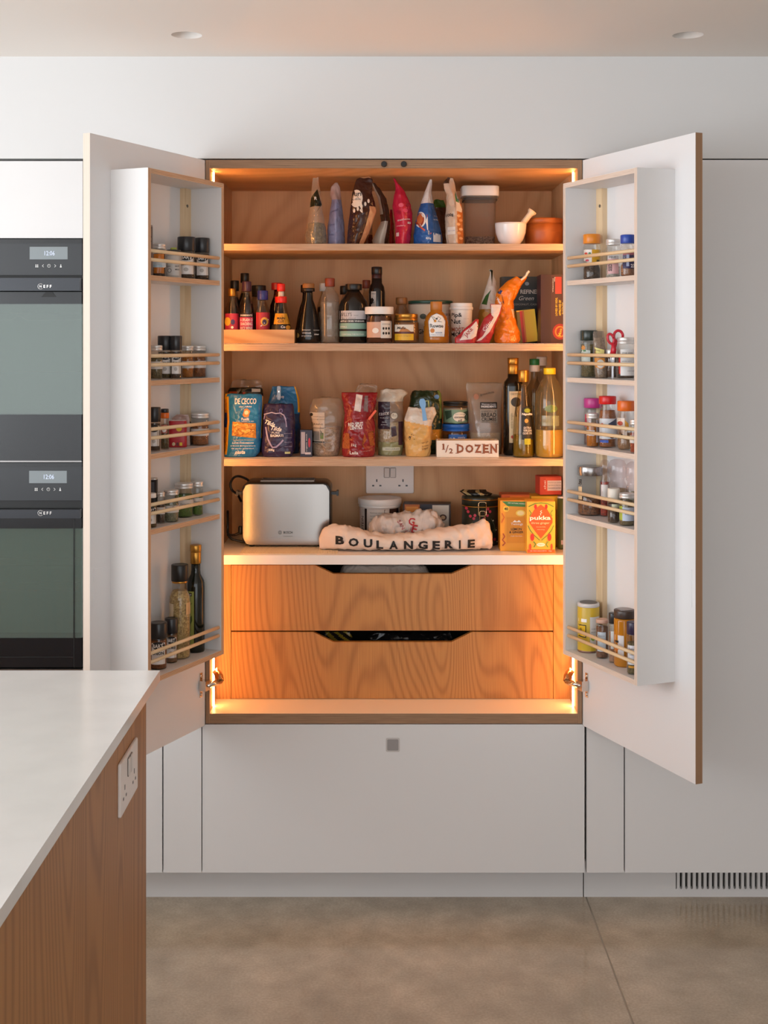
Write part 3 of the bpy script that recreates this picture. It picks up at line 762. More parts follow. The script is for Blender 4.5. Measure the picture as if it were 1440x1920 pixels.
# ---- doors with spice racks
RZ0, RZ1 = .708, 1.9137; RU0, RU1, RV = .08, .42, .105; PT = .012
RACKZ = [1.664, 1.417, 1.245, 1.068]; RB = RZ0 + PT
def door(side):
    h, d, sg = DOORS[side]
    door_ = None
    ang = math.atan2(d.y, d.x)
    M = Matrix.Translation(Vector((h.x, h.y, 0)) - pan.location) @ Matrix.Rotation(ang, 4, 'Z')
    def part(name, m, u0, u1, v0, v1, z0, z1, t=None, bv=0, par=None):
        a, b = sorted((sg * v0, sg * v1)); bm = bm_new(); ms = m if isinstance(m, list) else [m]
        box(bm, u0, u1, a, b, z0, z1, t, 0, 1 if len(ms) > 1 else 0)
        if bv: bevel(bm, bv)
        return mk(name, bm, ms, par)
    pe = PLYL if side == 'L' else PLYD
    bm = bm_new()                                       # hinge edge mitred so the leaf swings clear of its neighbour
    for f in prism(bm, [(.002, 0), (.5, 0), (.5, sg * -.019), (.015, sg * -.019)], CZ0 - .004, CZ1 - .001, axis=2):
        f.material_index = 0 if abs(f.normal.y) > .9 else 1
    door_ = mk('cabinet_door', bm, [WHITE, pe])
    door_.parent = pan; door_.matrix_parent_inverse = M
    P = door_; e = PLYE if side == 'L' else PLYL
    part('rack_side', [LAM, e], RU0, RU0 + PT, 0, RV, RZ0 + PT, RZ1 - PT, t=0, par=P); part('rack_side', [LAM, e], RU1 - PT, RU1, 0, RV, RZ0, RZ1, t=0, par=P)
    part('rack_top', [LAM, e], RU0, RU1 - PT, 0, RV, RZ1 - PT, RZ1, t=2, par=P); part('rack_bottom', [LAM, e], RU0, RU1 - PT, 0, RV, RZ0, RZ0 + PT, t=2, par=P)
    for z in RACKZ: part('rack_shelf', [LAM, e], RU0 + PT, RU1 - PT, 0, RV - .005, z - PT, z, t=2, par=P)
    # corner post behind each bay
    zs = [RB] + sorted(RACKZ) ; tops = [z - PT for z in sorted(RACKZ)] + [RZ1 - PT]
    for z0, z1 in zip(zs, tops): part('corner_post', BIRCH, RU0 + PT, RU0 + PT + .03, 0, .014, z0, z1, bv=.003, par=P)
    for z in [RB] + RACKZ:
        for hh in (.037, .058):
            bm = bm_new(); vv = sg * (RV - .008)
            tube(bm, [(RU0 + PT - .001, vv, z + hh), (RU1 - PT + .001, vv, z + hh)], .0044, 10); mk('rail', bm, BIRCH, P)
    bm = bm_new(); lathe(bm, [(.004, 0), (.004, .0012), (.0025, .0018)], 14); o = mk('screw', bm, col('#7c7268', .3, .9), P)
    o.rotation_euler = (-sg * math.pi / 2, 0, 0); o.location = (RU0 + PT + .018, sg * .0142, 1.857)
    # flush pull plate near the free edge
    a = part('pull_plate', WHITE, .437, .487, -.002, .0012, PZ(1132, -.41), PZ(1062, -.41), bv=.0008, par=P)
    # hinge: plate on the door, articulated arm, cup block on the cabinet side
    zc = PZ(1284, -.02)
    part('hinge_plate', CHROME, .018, .03, 0, .0025, zc - .032, zc + .032, bv=.0008, par=P)
    bm = bm_new(); a, b = sorted((sg * .002, sg * .022)); box(bm, .012, .034, a, b, zc - .013, zc + .013); bevel(bm, .003); mk('hinge_cup', bm, CHROME, P)
    for dz in (-.024, .024):
        bm = bm_new(); lathe(bm, [(.0045, 0), (.0045, .0015), (.003, .0022)], 12); o = mk('hinge_screw', bm, CHROME, P); o.rotation_euler = (-sg * math.pi / 2, 0, 0); o.location = (.024, sg * .0025, zc + dz)
    # arm runs from the cup into the cabinet, worked out in the door's own frame
    inv = (Matrix.Translation(Vector((h.x, h.y, 0))) @ Matrix.Rotation(ang, 4, 'Z')).inverted()
    ins = -1 if side == 'R' else 1
    xi = IR if side == 'R' else IL
    p0 = Vector((.024, sg * .018, zc)); p1 = inv @ Vector((xi + ins * .028, .012, zc)); p2 = inv @ Vector((xi + ins * .012, .055, zc + .016))
    bm = bm_new(); tube(bm, [p0, p0.lerp(p1, .5), p1], [.0075, .0085, .0085], 4); bevel(bm, .001, 1); mk('hinge_arm', bm, CHROME, P)
    bm = bm_new(); tube(bm, [p1 + Vector((0, 0, .002)), p1.lerp(p2, .5) + Vector((0, 0, .004)), p2], [.009, .012, .012], 4); bevel(bm, .001, 1); mk('hinge_body', bm, col('#d09a6a', .2, 1.0), P)
    return door_
dl = door('L'); dr = door('R')

# ------------------------------------------------------------------ downlights, wall socket, island
DLM = col('#cfcac6', .5)
for i, (px, py, lb) in enumerate(((350, 66, 'left recessed round ceiling downlight above the open pantry door'), (1293, 63, 'right recessed round ceiling downlight above the tall cabinet'))):
    t = thing('downlight', lb, 'light', (lpos[i][0], (ya + yb_) / 2, ZCEIL), 0, 'recessed ceiling downlights')
    bm = bm_new(); lathe(bm, [(LR, 0), (LR - .0015, .001), (.024, .034)], 48, cap0=False, cap1=False); mk('plaster_cone', bm, col('#d8d3ce', .6), t)
    bm = bm_new(); lathe(bm, [(.0255, .0335), (.0255, .036)], 36); mk('lens', bm, col('#8f8a85', .3), t)

def socket(name, label, loc, rz, switches=True, flat=False):
    t = thing(name, label, 'socket', loc, rz)
    bm = bm_new(); prism(bm, rrect(-.073, .073, -.043, .043, .004), -.009 if not flat else -.005, 0); bevel(bm, .0015, 2); mk('faceplate', bm, col('#e6dfdb', .3), t)
    f = -.0093 if not flat else -.0053
    for cx in (-.04, .04):
        for x, z, w_, h_ in ((cx, -.004, .004, .008), (cx - .011, -.0195, .0065, .0045), (cx + .011, -.0195, .0065, .0045)):
            bm = bm_new(); box(bm, x - w_ / 2, x + w_ / 2, f, f + .001, z - h_ / 2, z + h_ / 2); mk('pin_slot', bm, BLACK, t)
    for x in (-.0095, .0095):
        bm = bm_new(); prism(bm, rrect(x - .0075, x + .0075, .006, .034, .002), f - .0022, f + .001); bevel(bm, .0006, 1); mk('rocker_switch', bm, col('#d9d1cc', .3) if not flat else SILVER, t)
        bm = bm_new(); tube(bm, [(a, f - .0003, b) for a, b in rrect(x - .0085, x + .0085, .005, .035, .002, 3) + [(x + .0085, .033)]], .0005, 4); mk('switch_gap', bm, col('#6c6460', .6), t)
    return t
ys = YB
socket('wall_socket', 'white double wall socket on the birch back panel above the tub', (PX(731, ys), ys, PZ(898, ys)), 0)

t = thing('kitchen_island', 'kitchen island with white stone top and oak side panel in the left foreground', 'island', (-1.2, -2.0, 0))
YI = (ZC - .918) * F / (1257 - CY) - D; XI = PX(300, YI)
m, nt, b = _new('white_quartz')
tt = N(nt, 'ShaderNodeTexCoord'); nn = N(nt, 'ShaderNodeTexNoise', Scale=14.0, Detail=6.0); nt.links.new(tt.outputs['Object'], nn.inputs['Vector'])
rp = N(nt, 'ShaderNodeValToRGB'); rp.color_ramp.elements[0].position = .35; rp.color_ramp.elements[0].color = lin('#dfdedc'); rp.color_ramp.elements[1].position = .6; rp.color_ramp.elements[1].color = lin('#e3e2e0')
nt.links.new(nn.outputs['Fac'], rp.inputs[0]); nt.links.new(rp.outputs[0], b.inputs['Base Color']); b.inputs['Roughness'].default_value = .16
QUARTZ = m
bx('worktop', QUARTZ, t, -2.1, XI, -3.0, YI, .899, .918, bv=.0015)
xp = XI - .02; yp = -xp * F / (CX - 274) - D
bm = bm_new(); uvl = bm.loops.layers.uv.active
for f in box(bm, xp - .02, xp, -2.95, yp, 0, .899):
    for l in f.loops: l[uvl].uv = (l.vert.co.y + l.vert.co.x, l.vert.co.z)
mk('side_panel', bm, OAKI, t, inv='world')
bx('carcass', LAM, t, -2.08, xp - .02, -2.95, yp - .02, 0, .899)
bx('end_panel', OAKI, t, -2.08, xp - .0201, yp - .02, yp, 0, .899)
y1 = -xp * F / (CX - 220) - D; y2 = -xp * F / (CX - 253.5) - D
socket('wall_socket', 'white double socket with chrome switches on the oak end of the island', (xp, (y1 + y2) / 2, (PZ(1435, y1) + PZ(1536, y1)) / 2), math.pi / 2, flat=True)
# ------------------------------------------------------------------ goods: top shelf
W_, K_ = INK_W, INK_K
B = {'b': True}
def V(rot=90, **k): d = {'rot': rot}; d.update(k); return d
pouch('seed_pouch', 'clear twisted pouch with dark green label, leftmost on the top shelf', 'pouch',
      [(332, 586, 597), (345, 584, 598), (356, 583, 601), (388, 579, 604), (420, 575, 609), (440, 570, 613), (455, 572, 612)], .14, Z1, .07, POUCHCLR, contents=(.32, grain('#4a4128', '#8a7a50', 300)), ex=1.35, seed=1, amp=.004,
      ds=[('p', [(595, 354), (602, 380), (604, 386), (581, 388), (583, 370)], film('#20281c')), ('t', 'R', 592, 372, 5, W_, B)])
pouch('lavender_pouch', 'lavender grey paper pouch with folded pinkish top, second from left on top shelf', 'pouch',
      [(341, 628, 633), (350, 620, 637), (364, 618, 639), (376, 621, 640), (400, 617, 643), (430, 613, 646), (455, 613, 647)], .16, Z1, .075, [film('#8f8fae'), film('#b79a93')], zones=lambda f, x, fr: 1 if f > .72 else 0, ex=1.35, seed=2, amp=.003,
      ds=[('t', 'oatmeal', 625, 396, 18, col('#4f4f78'), {'sh': .3, 'rot': 18}), ('t', 'organic', 621, 422, 14, col('#5b5b80')), ('t', 'fine', 621, 440, 10, col('#5b5b80'))])
pouch('cocoa_pouch', 'dark brown pouch with white disc and oval bean pattern, top curled over', 'pouch',
      [(329.5, 679, 694), (335, 668, 699), (346, 664, 699), (360, 660, 697), (378, 658, 703), (395, 656, 706), (415, 653, 700), (440, 651, 690), (455, 650, 681)], .132, Z1, .07, [film('#3a201b'), film('#c9976f')], zones=lambda f, x, fr: 1 if (x > .55 and f < .55) or f > .99 else 0, ex=1.35, seed=3, amp=.003,
      ds=[('e', 668, 372, 12, 17, col('#e2d6c8', .5), 'disc'), ('t', 'Puri', 668, 363, 19, K_, B), ('t', 'NUTRITION', 668, 374, 17, K_), ('e', 664, 395, 2.2, 4, col('#e2d6c8'), 'bean'), ('e', 671, 392, 2.2, 4, col('#e2d6c8'), 'bean'), ('e', 678, 388, 2.2, 4, col('#e2d6c8'), 'bean'), ('e', 685, 383, 2.2, 4, col('#e2d6c8'), 'bean'), ('e', 691, 377, 2.2, 4, col('#e2d6c8'), 'bean'),
          ('t', 'cacao', 663, 428, 18, col('#2c1713'), {'b': True, 'rot': 12}), ('t', '250g', 660, 447, 9, K_)])
pouch('brown_pouch', 'small brown pouch half hidden behind the curled cocoa pouch', 'pouch',
      [(372, 684, 697), (396, 680, 699), (430, 678, 698), (455, 677, 700)], .37, Z1, .06, [film('#5a352c'), film('#a98a75')], zones=lambda f, x, fr: 1 if .3 < f < .8 else 0, ex=1.35, seed=4, ds=[('t', 'RAW', 689, 410, 10, K_)])
pouch('silver_lined_pouch', 'bent pouch with dark back and pale silver lining, left of the crimson pouch', 'pouch',
      [(342, 696, 703), (352, 700, 712), (370, 708, 724), (395, 712, 730), (415, 714, 732), (435, 704, 731), (450, 697, 729), (455, 700, 727)], .21, Z1, .06, [film('#55372b'), col('#cfc3b0', .3)], zones=lambda f, x, fr: 1 if (f < .38 and x < .55) or (x < -.5 and f > .5) else 0, ex=1.35, seed=5, amp=.004)
pouch('red_foil_pouch', 'narrow slice of a red foil pouch tucked between the silver-lined and crimson pouches', 'pouch',
      [(392, 731, 736), (420, 729, 739), (455, 727, 741)], .4, Z1, .05, film('#8f1526'), ex=1.35, seed=55)
pouch('crimson_pouch', 'crimson pouch with sharply pinched top, printed with berries', 'pouch',
      [(334, 737, 741), (345, 741, 749), (355, 741, 758), (370, 738, 765), (382, 736, 771), (400, 738, 774), (430, 741, 773), (455, 741, 769)], .145, Z1, .08, film('#c21f3f'), ex=1.35, seed=6, amp=.004,
      ds=[('e', 752, 385, 5, 4, col('#e0637a'), 'berry'), ('e', 760, 395, 5, 4, col('#d9476a'), 'berry'), ('e', 765, 384, 4, 3.5, col('#a81232'), 'berry'), ('e', 747, 398, 4, 4, col('#a81232'), 'berry'), ('t', 'dried berries', 757, 412, 24, W_, {'rot': 8}), ('t', '80', 767, 418, 6, W_, B), ('t', 'cranberry', 752, 424, 16, col('#f0b8c0')), ('r', 743, 748, 436, 443, col('#e8c8c8'))])
pouch('blue_pouch', 'blue pouch with white pointed top and a red pan picture', 'pouch',
      [(335, 806, 811), (345, 802, 811), (360, 796, 810), (378, 790, 813), (395, 784, 818), (420, 778, 825), (440, 775, 830), (455, 776, 831)], .145, Z1, .085, [film('#235a9c'), film('#dcd6d2')], zones=lambda f, x, fr: 1 if f > .63 else 0, ex=1.35, seed=7, amp=.003,
      ds=[('p', [(810, 382), (817, 392), (823, 417), (830, 440), (831, 454), (812, 454)], film('#3a5f92')), ('p', [(812, 437), (830, 440), (831, 454), (812, 454)], col('#d8d4d2')), ('e', 788, 412, 10, 15, col('#e4e0dc'), 'plate'), ('e', 787, 412, 8, 12.5, col('#9e3a22'), 'pan'), ('e', 787, 411, 5.5, 9, col('#c86a3a'), 'sauce'), ('l', [(786, 424), (795, 432), (808, 439)], 3, col('#c24a2a')), ('t', '425g', 803, 448, 10, W_, B), ('t', 'Store in a cool dry place', 820, 405, 12, W_, {'h': 2}), ('t', 'NUTRITION', 820, 412, 14, W_, {'h': 2})])
pouch('green_topped_bag', 'dark brown bag with green top tucked behind the blue and beige pouches', 'bag',
      [(374, 815, 832), (384, 812, 836), (420, 812, 838), (455, 812, 838)], .4, Z1, .06, [film('#4a2f22'), film('#3d5a1f')], zones=lambda f, x, fr: 1 if f > .85 else 0, ex=1.35, seed=8)
pouch('nut_pouch', 'tall beige pouch with crumpled open top and cashew nut picture', 'pouch',
      [(331, 840, 850), (340, 832, 853), (352, 833, 855), (364, 838, 858), (385, 837, 867), (410, 835, 869), (440, 836, 870), (455, 838, 869)], .132, Z1, .075, [film('#c3ab97'), film('#c8793a'), film('#3f2c22')], zones=lambda f, x, fr: 2 if f > .9 and x < 0 else (1 if x > .35 and f < .62 else 0), ex=1.35, seed=9, amp=.004,
      ds=[('p', [(856, 352), (861, 366), (861, 380), (855, 378), (853, 365)], film('#2f7d3c')), ('p', [(855, 378), (862, 380), (867, 392), (866, 398), (855, 396)], col('#e6ddd0')), ('t', '100g', 843, 404, 13, K_, {'rot': 6, 'b': True}), ('r', 839, 853, 426, 440, col('#d9d0c8')), ('t', '52.11.24', 846, 433, 11, col('#40598a')),
          ('e', 860, 405, 4, 2.6, col('#e9b57c'), 'nut'), ('e', 864, 413, 4, 2.6, col('#d99a5a'), 'nut'), ('e', 859, 421, 4, 2.6, col('#e9b57c'), 'nut'), ('e', 864, 430, 4, 2.6, col('#f0c18c'), 'nut'), ('e', 860, 438, 4, 2.6, col('#d99a5a'), 'nut'), ('e', 864, 447, 4, 2.6, col('#e9b57c'), 'nut')])
c = G(864, 934, 351, .3, Z1)
jar('storage_canister', 'square clear canister with white push lid, a little grain left in it', 'canister', c, [(.76, 0), (.8, .02), (.84, .78), (.9, .8), (.93, .84)], FROST, (.17, grain('#3d2a22', '#b79c88', 330)), [(.83, .995, 1.0, WHITEPL), (.765, .8, .915, col('#4c4440', .4), 'seal')], ex=7, n=40)
c = G(928, 987, 419, .2, Z1)
t = thing('mortar', 'white glazed mortar bowl beside the wooden pot on top shelf', 'mortar', (c.X, c.Y, c.z))
bm = bm_new(); r, h = c.W / 2, c.H
lathe(bm, [(r * .55, 0), (r * .58, .003), (r * .78, h * .2), (r * .95, h * .55), (r, h * .9), (r * 1.0, h), (r * .93, h), (r * .9, h * .7), (r * .7, h * .3), (r * .2, h * .18)], 40); mk('bowl', bm, col('#e9e6e4', .12), t); t.location.z += .0005
t = thing('pestle', 'pale wooden pestle leaning in the white mortar', 'pestle', (c.X - .004, c.Y, c.z + h * .2))
t.rotation_euler = (0, math.radians(38), 0)
L = .108; bm = bm_new(); lathe(bm, [(.0, 0), (.010, .001), (.0125, .008), (.0115, .02), (.0085, .05), (.008, L - .022), (.0085, L - .012), (.0125, L - .006), (.0125, L - .001), (.006, L)], 20, cap0=False); mk('shaft', bm, col('#e2cdb0', .5), t)
c = G(984, 1056, 411, .25, Z1)
t = thing('wooden_pot', 'round orange-brown wooden lidded pot at the right end of top shelf', 'pot', (c.X, c.Y, c.z)); r, h = c.W / 2, c.H
WB = wood('turned_wood', '#b4642a', '#7c3d14', rings=9, su=3, sv=2, fine=.2, contrast=.35)
bm = bm_new(); lathe(bm, [(r * .92, 0), (r * .97, .004), (r, h * .5), (r * .985, h * .8)], 40); mk('bowl', bm, WB, t)
bm = bm_new(); lathe(bm, [(r * .965, h * .8), (r * .965, h * .815), (r, h * .83), (r, h * .95), (r * .96, h), (r * .4, h * 1.01)], 40); mk('lid', bm, WB, t)

# ------------------------------------------------------------------ second shelf
LT = .0016
def ribbed(name, label, x0, x1, y0, y1, z, m, step=.0042, wav=0.0, seed=0):
    bm = bm_new(); uvl = bm.loops.layers.uv.active; n = int((x1 - x0) / step) * 2; prev = None; rng = random.Random(seed)
    for i in range(n + 1):
        x = x0 + (x1 - x0) * i / n; zz = LT if i % 2 else LT * .45; yy = y0 - (.002 if i % 2 else 0) - wav * (.5 + .5 * math.sin(i * .09 + seed))
        a = [bm.verts.new((x, yy, 0)), bm.verts.new((x, yy, zz)), bm.verts.new((x, y1, zz)), bm.verts.new((x, y1, 0))]
        if prev:
            for k in range(3): bm.faces.new([prev[k], a[k], a[k + 1], prev[k + 1]])
            bm.faces.new([prev[3], a[3], a[0], prev[0]])
        else: bm.faces.new(a[::-1])
        prev = a
    bm.faces.new(prev); bmesh.ops.recalc_face_normals(bm, faces=bm.faces)
    cx, cy = (x0 + x1) / 2, (y0 + y1) / 2
    for v in bm.verts: v.co -= Vector((cx, cy, 0))
    o = mk(name, bm, m); o.location = (cx, cy, z + .0003); tag(o, label, 'mat'); return o
ribbed('shelf_liner', 'white ribbed non-slip liner lying along the second shelf', IL + .004, IR - .004, YS + .006, YB - .01, Z2, col('#e9ddd0', .6), wav=.0)
z2 = Z2 + LT + .0004
# wooden tray and the bottles standing in it
s_ = sc(.17); tx0, tx1 = PX(419.5, .17), PX(552, .17); tz = PZ(618, .17) - z2
t = thing('bottle_tray', 'open pale wooden tray holding small sauce bottles, left on second shelf', 'tray', ((tx0 + tx1) / 2, .25, z2))
hw = (tx1 - tx0) / 2
for nm, q, ax in (('front_board', (-hw, hw, -.08, -.071, 0, tz), 1), ('back_board', (-hw, hw, .096, .105, 0, tz), 1), ('end_board', (-hw, -hw + .009, -.071, .096, 0, tz), 0), ('end_board', (hw - .009, hw, -.071, .096, 0, tz), 0), ('bottom_board', (-hw + .009, hw - .009, -.071, .096, 0, .005), 2)):
    bm = bm_new(); box(bm, *q)
    uvl = bm.loops.layers.uv.active
    for f in bm.faces:
        for l in f.loops: l[uvl].uv = (l[uvl].uv[1], l[uvl].uv[0])
    bevel(bm, .0006, 1); mk(nm, bm, PINE, t)
zt_ = z2 + .0052
PB = [(.93, 0), (1, .02), (1, .5), (.9, .6), (.5, .74), (.4, .8), (.4, .86)]
DK = col('#1b0f0b', .2); SOY = col('#2b0f08', .15)
yf, yb = .215, .305
jar('sauce_bottle', 'small sauce bottle with gold cap and pink flowered label in wooden tray', 'bottle', G(421, 449, 538, yf, zt_), PB, CLEARB, (.5, SOY), [(.83, .97, .52, GOLD)], [('r', 423, 448, 588, 622, col('#b8304f')), ('e', 428, 603, 6, 8, col('#e0b53a'), 'flower'), ('e', 438, 604, 4, 5, col('#4a3a70'), 'flower'), ('e', 437, 614, 2.5, 2.5, W_)])
jar('sauce_bottle', 'dark bottle with plain black cap behind the gold-capped bottle in the tray', 'bottle', G(427, 453, 525, yb, zt_), PB, CLEARB, (.72, DK), [(.82, .99, .62, BLACK)])
jar('sauce_bottle', 'purple-capped rice wine bottle with hot pink lettered label in tray', 'bottle', G(448, 477, 526, yf, zt_), PB, CLEARB, (.62, col('#1d1116', .2)), [(.82, .985, .6, col('#43283e', .35))],
    [('r', 450, 475, 587, 622, col('#1d1418')), ('t', 'INGREDIENTS', 463, 591.5, 22, W_, {'b': True, 'h': 3.2}), ('r', 450, 475, 595, 622, col('#c9355f')), ('t', 'A SPLASH O', 463, 600, 23, W_, {'b': True, 'h': 5.5}), ('t', 'SHAOXING', 463, 607.5, 22, W_, {'b': True, 'h': 6}), ('t', 'RICE WINE', 463, 615.5, 22, W_, {'b': True, 'h': 6})])
jar('sauce_bottle', 'tall bottle with black cap rising behind the purple-capped bottle', 'bottle', G(446, 472, 511, yb, zt_), PB, CLEARB, (.7, DK), [(.85, .99, .62, BLACK)])
jar('sauce_bottle', 'blue-capped bottle with red and yellow swirl label in tray', 'bottle', G(478, 507, 543, yf, zt_), PB, CLEARB, (.55, SOY), [(.8, .98, .7, col('#2b3380', .35))], [('r', 481, 506, 586, 622, col('#b02a3c')), ('e', 497, 603, 7, 8, col('#dfa83a'), 'swirl'), ('e', 497, 604, 4, 5, col('#3a2b50'), 'swirl'), ('l', [(490, 612), (497, 606), (504, 599)], 2, W_)])
jar('spice_jar', 'dark-lidded glass jar behind the blue-capped bottle in tray', 'jar', G(472, 499, 533, yb, zt_), P_STRAIGHT, CLEARB, (.5, col('#5c3b30')), [(.78, .98, 1.0, BLACK)], ridge=True)
jar('sauce_bottle', 'amber sauce bottle with dark red cap behind the soy dispenser', 'bottle', G(505, 534, 528, yb, zt_), PB, glass('#8a4a2a'), (.75, col('#4a1408', .2)), [(.86, .98, .75, col('#a5201c', .35))], [('r', 510, 532, 540, 560, col('#a8471c'))])
jar('soy_dispenser', 'conical glass soy dispenser with bright red cap and spout collar', 'bottle', G(508, 546, 531, .213, zt_), [(.95, 0), (1, .02), (1, .22), (.62, .55), (.42, .68), (.38, .74)], CLEARB, (.35, SOY), [(.66, .77, .58, col('#dd2318', .3), 'collar'), (.77, .86, .28, col('#e9d9c0', .3), 'neck'), (.86, .99, .4, col('#e0241a', .3))],
    [('p', [(517, 588), (538, 588), (544, 608), (514, 608)], film('#d99a2a')), ('t', 'MAIN', 528, 597, 15, K_, B), ('t', 'CUT', 528, 603, 12, K_, B), ('r', 510, 546, 609, 622, col('#1a1412')), ('t', 'Co', 532, 613, 8, W_, B), ('e', 541, 614, 4, 4, col('#d8952c'))])
VB = [(.95, 0), (1, .03), (.98, .2), (.8, .42), (.6, .6), (.38, .72), (.34, .82), (.34, .9)]
BLK = col('#16110f', .12)
jar('vinegar_bottle', 'flared black vinegar bottle with cork-topped stopper in front', 'bottle', G(556, 601, 531, .22, z2), VB, None, None, [(.86, .92, .52, col('#241a16', .4), 'collar'), (.915, .995, .5, col('#a06a38', .6), 'stopper')],
    [('t', 'ORGANIC', 576, 619, 15, W_), ('t', 'VINEGAR', 576, 624.5, 17, W_), ('t', 'OF MODENA', 576, 630, 19, W_), ('e', 559, 629, 3, 4.5, col('#a88a4a')), ('t', 'balsamico', 594, 619, 10, W_), ('t', '250ml', 594, 627, 8, W_, B)], opaque=BLK)
jar('vinegar_bottle', 'second flared black vinegar bottle, standing just behind the cork-topped one', 'bottle', G(553, 596, 533, .32, z2), VB, None, None, [(.86, .99, .5, col('#241a16', .4), 'stopper')], opaque=BLK)
PET = [(.82, 0), (.95, .02), (.97, .1), (1, .115), (.97, .13), (.97, .4), (1, .415), (.97, .43), (1, .6), (.98, .66), (.85, .74), (.55, .8), (.42, .835), (.4, .89)]
jar('clear_bottle', 'clear plastic bottle of pale liquid with brick-red screw cap', 'bottle', G(600, 637, 521, .22, z2), PET, glass('#efebe6', .05, .12, '#d6ccc0'), (.63, glass('#e6e0d8', .06, .22, '#cfc4b8')), [(.865, .995, .5, col('#8c3a26', .4))])
jar('sauce_bottle', 'white-capped slim bottle behind the clear plastic bottle', 'bottle', G(594, 619, 530, .36, z2), P_BOTTLE, CLEARB, (.6, col('#4a3526')), [(.86, .99, .62, WHITEPL)], [('r', 598, 612, 585, 620, col('#8b7d6c'))])
jar('sauce_bottle', 'black-capped bottle behind and left of the cider vinegar', 'bottle', G(634, 658, 535, .36, z2), P_BOTTLE, CLEARB, (.6, DK), [(.84, .99, .72, BLACK)])
jar('cider_vinegar_bottle', 'broad dark bottle with mint green and grey banded label', 'bottle', G(636, 690, 531, .22, z2), [(.95, 0), (1, .02), (1, .62), (.9, .7), (.5, .84), (.4, .88), (.38, .92)], None, None, [(.885, .985, .58, BLACK)],
    [('r', 637, 688, 583, 599, col('#c9c4c6')), ('t', "WILLY'S", 649, 590, 22, K_, {'h': 7}), ('t', 'ORGANIC', 668, 592, 9, K_), ('t', 'live & unfiltered', 655, 597, 24, K_, {'h': 2}), ('r', 637, 688, 599, 606, col('#221d1c')), ('t', 'APPLE CIDER VINEGAR', 661, 602.5, 45, W_, {'b': True, 'h': 3}), ('r', 637, 688, 606, 617, col('#8fb3a2')), ('t', 'SMALL', 645, 613, 13, W_), ('r', 637, 688, 617, 621, col('#221d1c')), ('r', 637, 688, 621, 631, col('#8fb3a2')), ('t', 'CONTAINS THE MOTHER', 662, 627, 42, W_, {'h': 2.4})], opaque=col('#1a1512', .12), wrap=())
jar('sauce_bottle', 'clear bottle with dull red cap between cider vinegar and tall dark bottle', 'bottle', G(672, 702, 524, .36, z2), P_BOTTLE, CLEARB, (.5, col('#b49a82')), [(.86, .99, .5, col('#6e2f24', .4))])
jar('dark_bottle', 'tall dark wine-like bottle with white fruit label behind the cocoa spread', 'bottle', G(691, 722, 499, .3, z2), [(.95, 0), (1, .02), (1, .66), (.9, .73), (.64, .78), (.6, .9)], None, None, [(.89, .99, .65, col('#1a1315', .3)), (.75, .9, .62, col('#3a1820', .3), 'foil')],
    [('r', 692, 705, 547, 575, col('#dcd5cc')), ('t', 'NOBLE', 698.5, 551, 11, K_), ('e', 698, 565, 4, 6, K_), ('l', [(699, 558), (702, 563), (698, 572)], 1.2, W_)], opaque=col('#15161a', .12))
jar('spread_jar', 'squat jar of cocoa spread with wide white lid', 'jar', G(684, 738, 575, .19, z2), [(.86, 0), (.93, .03), (.93, .6), (.85, .72), (.85, .8)], CLEARB, (.74, col('#5a3020', .3)), [(.79, .995, 1.0, WHITEPL)], [('r', 688, 732, 604, 633, col('#d3a68c')), ('r', 714, 734, 602, 634, col('#ddd6cc')), ('e', 704, 620, 6, 5, col('#f0e6da')), ('t', 'COCOA', 724, 608, 14, K_), ('e', 719, 616, 1.8, 2.5, K_), ('e', 724, 616, 1.8, 2.5, K_), ('e', 729, 616, 1.8, 2.5, K_), ('e', 719, 625, 1.8, 2.5, K_), ('e', 724, 625, 1.8, 2.5, K_), ('e', 729, 625, 1.8, 2.5, K_)])
jar('sauce_bottle', 'small clear bottle with amber stopper behind the mustard jar', 'bottle', G(738, 768, 557, .3, z2), [(.95, 0), (1, .03), (1, .5), (.9, .68), (.6, .8), (.6, .86)], CLEARB, (.45, col('#6a4530')), [(.84, .99, .72, col('#8a5a30', .4), 'stopper')])
jar('mustard_jar', 'squat gold-lidded jar with white, brown and yellow label', 'jar', G(738, 786, 588, .19, z2), [(.86, 0), (1, .04), (1, .68), (.86, .78), (.86, .84)], CLEARB, (.7, col('#8a5a2a', .5)), [(.76, .99, .9, GOLD)], [('r', 740, 775, 609, 622, col('#ddd3c4')), ('t', 'Maille', 752, 615, 16, K_, {'sh': .3, 'b': True}), ('p', [(748, 622), (754, 613), (765, 618), (770, 622)], col('#b0702a')), ('r', 740, 775, 622, 626, col('#53201c')), ('r', 740, 775, 626, 638, col('#d7a81e')), ('t', 'Dijon Original', 757, 630, 26, col('#6a3a1a'), {'h': 2})], ridge=True)
jar('tub', 'wide cream tub with dark green rimmed lid behind the honey', 'tub', G(765, 849, 564, .33, z2), [(.9, 0), (1, .9)], None, None, [(.93, .998, 1.0, col('#24493c', .35), 'lid'), (.78, .93, .985, glass('#d8d2c8', .1, .35, '#b9b0a4'), 'lid_rim')],
    [('e', 792, 594, 6, 5, col('#51584e')), ('t', 'YOGHURT', 792, 622, 46, K_, {'b': True, 'h': 9}), ('t', 'oats', 836, 590, 14, K_), ('r', 835, 846, 582, 600, col('#d8b8a4'))], opaque=col('#d6c8b6', .45))
HONEY = col('#a8651a', .12)
